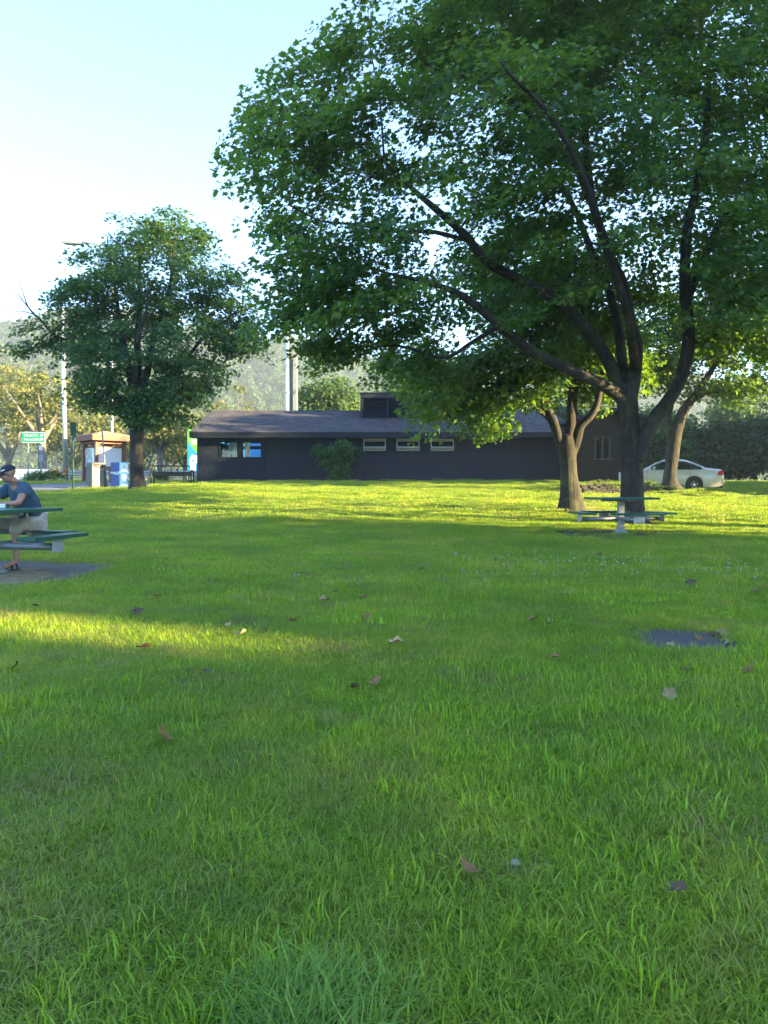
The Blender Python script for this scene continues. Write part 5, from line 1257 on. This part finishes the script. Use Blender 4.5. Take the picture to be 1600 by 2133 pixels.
RRR = [.12, .11, .105, .058, .055, .06, .044, .026, .06, .044, .026, .085, .058, .036, .085, .058, .036, .028, .028]
parts = [skin('b', V, E, RRR, 0, 2)]
# head: skull, jaw, brow, nose, lips, chin, ears; it looks to the left and down
fdir = Vector((-.80, -.50, -.33)).normalized(); ud = Vector((-.22, -.2, 1)); ud = (ud - fdir * ud.dot(fdir)).normalized(); sd_ = ud.cross(fdir).normalized()
M3 = Matrix((sd_, fdir, ud)).transposed()                 # local x: side, y: forward, z: up
hp = lambda x, y, z: hdc + M3 @ Vector((x, y, z))
parts += [ell(hp(0, -.012, .025), (.075, .096, .088), M3), ell(hp(0, .028, -.048), (.058, .06, .062), M3), ell(hp(0, .058, -.088), (.026, .026, .022), M3), ell(hp(0, .078, .012), (.05, .016, .012), M3),
          ell(hp(0, .098, -.022), (.013, .02, .022), M3), ell(hp(0, .088, -.002), (.01, .016, .026), M3), ell(hp(0, .084, -.058), (.026, .012, .008), M3), ell(hp(0, .082, -.070), (.022, .011, .008), M3)]
for s_ in (-1, 1): parts += [ell(hp(s_ * .076, -.012, -.012), (.009, .02, .032), M3), ell(hp(s_ * .04, .062, -.03), (.024, .02, .022), M3)]
# hands: palm and five bent fingers
for Hh, Ee, sg in ((LH, LE, 1), (RH, RE, -1)):
    d_ = (Hh - Ee); d_.z = 0; d_.normalize(); s2 = Vector((-d_.y, d_.x, 0)) * sg; u_ = Vector((0, 0, 1)); q0 = Hh + d_ * .05
    parts.append(ell(q0, (.045, .05, .018), Matrix((s2, d_, u_)).transposed()))
    for k, (o_, ln_) in enumerate(((-.033, .062), (-.011, .074), (.011, .07), (.032, .055))):
        b0 = q0 + d_ * .035 + s2 * o_; parts.append(skin('f', [b0, b0 + d_ * ln_ * .5 + u_ * .012, b0 + d_ * ln_ * .85 - u_ * .002, b0 + d_ * ln_ - u_ * .02], [(0, 1), (1, 2), (2, 3)], [.0095, .009, .0085, .007], 0, 1))
    b0 = q0 - s2 * .03 - d_ * .015; parts.append(skin('f', [b0, b0 - s2 * .03 + d_ * .02, b0 - s2 * .038 + d_ * .05], [(0, 1), (1, 2)], [.012, .0105, .008], 0, 1))
man = joined('person', parts, .0075, M['skin'], None, 3)
man.location = (0, 0, zg)
tag(man, 'man in a blue T-shirt, dark cap and khaki shorts sitting at the near table', 'person')
# clothes follow the body
sv = [pe + Vector((0, 0, -.03)), spn, che, nek - Vector((0, 0, .035)), LS, LS + (LE - LS) * .62, RS, RS + (RE - RS) * .62]
sh = joined('tshirt', [skin('t', sv, [(0, 1), (1, 2), (2, 3), (2, 4), (4, 5), (2, 6), (6, 7)], [(.18, .165), (.18, .165), (.175, .165), .08, .10, .085, .10, .085], 0, 2)], .009, M['shirt'], man, 3)
wr_ = sh.modifiers.new('folds', 'DISPLACE'); tx2 = bpy.data.textures.new('folds', 'CLOUDS'); tx2.noise_scale = .09; wr_.texture = tx2; wr_.strength = .018; wr_.mid_level = .5
kv = [pe + Vector((0, 0, -.02)), LHp, LHp + (LK - LHp) * .55, LK + Vector((0, .02, .0)), LK + (LAk - LK) * .26, RHp, RHp + (RK - RHp) * .55, RK, RK + (RAk - RK) * .26]
so_ = joined('shorts', [skin('k', kv, [(0, 1), (1, 2), (2, 3), (3, 4), (0, 5), (5, 6), (6, 7), (7, 8)], [.15, .115, .105, .092, .10, .115, .105, .092, .10], 0, 2)], .009, M['khaki'], man, 10)
wr_ = so_.modifiers.new('folds', 'DISPLACE'); wr_.texture = tx2; wr_.strength = .03; wr_.mid_level = .5
0 and MB().box(LHp + (LK - LHp) * .62 + Vector((.105, .0, -.01)), (.022, .17, .13), .01).build('cargo_pocket', M['khaki'], man)
# cap with brim, glasses, sandals
capv = []
for i in range(7):
    ph = i / 6 * R(88)
    for k in range(20):
        a_ = 2 * math.pi * k / 20; capv.append(hp(.083 * math.cos(a_) * math.cos(ph), -.012 + .103 * math.sin(a_) * math.cos(ph), .032 + .085 * math.sin(ph)))
cm_ = MB().add(capv, [(i * 20 + k, i * 20 + (k + 1) % 20, (i + 1) * 20 + (k + 1) % 20, (i + 1) * 20 + k) for i in range(6) for k in range(20)]); co_ = cm_.build('cap', M['cap'], man, True); co_.modifiers.new('t', 'SOLIDIFY').thickness = .006
bv = []
for j in range(4):
    for k in range(11):
        t_ = -1 + 2 * k / 10; bv.append(hp(.075 * t_, .075 * math.sqrt(max(0, 1 - t_ * t_ * .75)) + j * .024 * math.sqrt(max(.05, 1 - t_ * t_)) , .036 - .012 * j / 3 - .02 * t_ * t_))
bo_ = MB().add(bv, [(j * 11 + k, j * 11 + k + 1, j * 11 + 12 + k, j * 11 + 11 + k) for j in range(3) for k in range(10)]).build('brim', M['cap'], co_, True); bo_.modifiers.new('t', 'SOLIDIFY').thickness = .005
for k in range(3): MB().box(hp(.079 + .002 * k, .035 + .018 * k, .062), (.012, .012, .02), .003, M3.to_4x4()).build('cap_emblem', M['white'], co_)
gl = MB()
for s_ in (-1, 1):
    gl.tube([hp(s_ * (.034 + .026 * math.cos(a_)), .094 - .1 * (abs(s_ * (.034 + .026 * math.cos(a_))) ** 1.6), -.006 + .02 * math.sin(a_)) for a_ in np.linspace(0, 2 * math.pi, 13)], .0028, 5, False)
    gl.tube([hp(s_ * .061, .083, .002), hp(s_ * .078, .05, .004), hp(s_ * .082, -.01, .004)], .0028, 5)
gl.tube([hp(-.008, .098, 0), hp(.008, .098, 0)], .0025, 5); gl.build('glasses', M['black'], man)
for nm, ax, tt_ in (('left', LAk, LT), ('right', RAk, RT)):
    d_ = (tt_ - ax); d_.z = 0; d_.normalize(); a_ = math.atan2(d_.y, d_.x); c = ax + d_ * .10; c.z = .0
    so2 = MB().box((c.x, c.y, .0), (.28, .10, .022), .008, a_).build('sandal', M['black'], man)
    for f_ in (.02, .11): MB().tube([(ax + d_ * f_ + Vector((-d_.y, d_.x, 0)) * q_) * 1 + Vector((0, 0, z_)) - Vector((0, 0, ax.z)) for q_, z_ in ((-.05, .012), (-.035, .06), (0, .078 - .2 * f_), (.035, .06), (.05, .012))], .012, 6).build('strap', M['black'], so2)

# ------------------------------------------------------------------ fallen leaves and a mushroom
def dry_leaf(seed, mat):
    r_ = np.random.default_rng(seed); ang = np.linspace(0, 2 * math.pi, 21)[:-1]
    rad_ = np.array([.55 + .45 * (abs(math.cos(2.5 * a_ + .3)) ** .8) for a_ in ang]) * r_.uniform(.85, 1.15, 20)
    cu_ = r_.uniform(.5, .95); vs = [(0, 0, .02)]
    for f_ in (.5, 1.0):
        for a_, q_ in zip(ang, rad_): x, y = q_ * f_ * math.cos(a_), q_ * f_ * .85 * math.sin(a_); vs.append((x, y, cu_ * abs(y) ** 1.5 + .25 * cu_ * x * x + r_.normal(0, .04) * f_))
    fs_ = [(0, 1 + k, 1 + (k + 1) % 20) for k in range(20)] + [(1 + k, 21 + k, 21 + (k + 1) % 20, 1 + (k + 1) % 20) for k in range(20)]
    mb_ = MB().add(vs, fs_); mb_.tube([(-.9, 0, .1), (-.4, 0, .04), (0, 0, .02)], [.02, .018, .015], 4); me = mb_.mesh('fallen_leaf'); me.materials.append(mat); return me
dl_ = [dry_leaf(k, M[m_]) for k, m_ in enumerate(('leaf_dry', 'leaf_dry', 'leaf_dry_pale', 'leaf_dry_dark'))]
UN = [(975, 1851, .055, 0, 'rust brown curled leaf lying alone in the nearest grass'), (343, 1558, .07, 0, 'brown two-winged dry leaf in the left foreground grass'), (1412, 1893, .04, 3, 'dark grey-brown leaf half sunk in the grass at lower right'),
      (738, 1448, .04, 3, 'dark dry leaf in the grass near the centre of the lawn'), (1155, 1382, .05, 0, 'upright brown leaf in the grass left of the small pad'), (1395, 1464, .055, 2, 'pale dry leaf in the grass below the small pad'),
      (505, 1331, .07, 2, 'largest pale folded leaf at the end of the sunlit strip'), (473, 1315, .06, 2, 'pale leaf just left of the largest folded leaf'), (298, 1362, .075, 0, 'wide brown leaf in the grass below the sunlit strip'), (325, 1249, .08, 0, 'brown leaf in the grass below the near table pad'),
      (32, 1404, .06, 3, 'dark leaf by the left frame edge'), (432, 1416, .05, 3, 'small reddish leaf between the wide leaf and the centre'), (1455, 1332, .06, 0, 'rust leaf lying on the middle of the small pad'), (1490, 1328, .07, 3, 'dark leaf heap at the right end of the small pad'),
      (1502, 1322, .06, 2, 'pale leaf on top of the dark leaf on the small pad'), (1512, 1344, .07, 2, 'tan leaf on the near right edge of the small pad'), (1396, 1346, .05, 2, 'tan leaf standing at the near edge of the small pad'), (1440, 1221, .10, 3, 'large dark leaf in the grass beyond the small pad')]
SH = [(285, 1283), (75, 1272), (288, 1281), (1178, 1246), (1563, 1411), (1433, 1411), (765, 1296), (757, 1253), (675, 1258), (609, 1303), (630, 1200), (1167, 1163), (950, 1160), (1035, 1171), (1573, 1241), (530, 1134), (825, 1352), (1110, 1302), (1145, 1306), (782, 1437), (490, 1165), (1250, 1160), (1520, 1180), (700, 1240), (880, 1190)]
lr = np.random.default_rng(12)
for px, py, s_, k, lab in UN:
    p = G(px, py + 4); o = link('fallen_leaf', dl_[k], None); on_pad = inside(QR, np.array([p.x]), np.array([p.y]))[0]
    o.location = p + Vector((0, 0, .016 if on_pad else .05)); o.scale = (s_ * .72,) * 3; o.rotation_euler = (lr.normal(.45, .35), lr.normal(0, .25), lr.uniform(0, 6.28)); tag(o, lab, 'leaf', 'fallen leaves on the lawn')
for px, py in SH:
    p = G(px, py + 2); o = link('fallen_leaf', dl_[int(lr.integers(0, 4))], None); o.location = p + Vector((0, 0, .045)); s_ = lr.uniform(.035, .06); o.scale = (s_,) * 3; o.rotation_euler = (lr.normal(.3, .3), lr.normal(0, .3), lr.uniform(0, 6.28))
    tag(o, 'small brown fallen leaf lying loose in the open lawn', 'leaf', 'loose brown leaves in the open lawn')
p = G(1074, 1834); mu = empty('mushroom', p); tag(mu, 'small pale mushroom in the foreground grass', 'mushroom')
MB().lathe([(.004, 0), (.0035, .045)], 8).build('stem', M['mushroom'], mu, True); MB().lathe([(.003, .042), (.012, .043), (.0135, .046), (.011, .052), (.005, .056), (.001, .057)], 14).build('cap', M['mushroom'], mu, True)

# ------------------------------------------------------------------ air
hz_ = MB().box((-75, 290, 68), (1070, 760, 144)).build('haze', None); tag(hz_, 'thin pale evening haze filling the valley', 'haze', kind='stuff')
hm_ = bpy.data.materials.new('haze'); hm_.use_nodes = True; t_ = hm_.node_tree; t_.nodes.remove(t_.nodes['Principled BSDF']); pv = t_.nodes.new('ShaderNodeVolumePrincipled')
pv.inputs['Color'].default_value = (.80, .90, 1, 1); pv.inputs['Density'].default_value = .00045; pv.inputs['Anisotropy'].default_value = .2
t_.links.new(pv.outputs[0], t_.nodes['Material Output'].inputs['Volume']); hz_.data.materials.append(hm_)
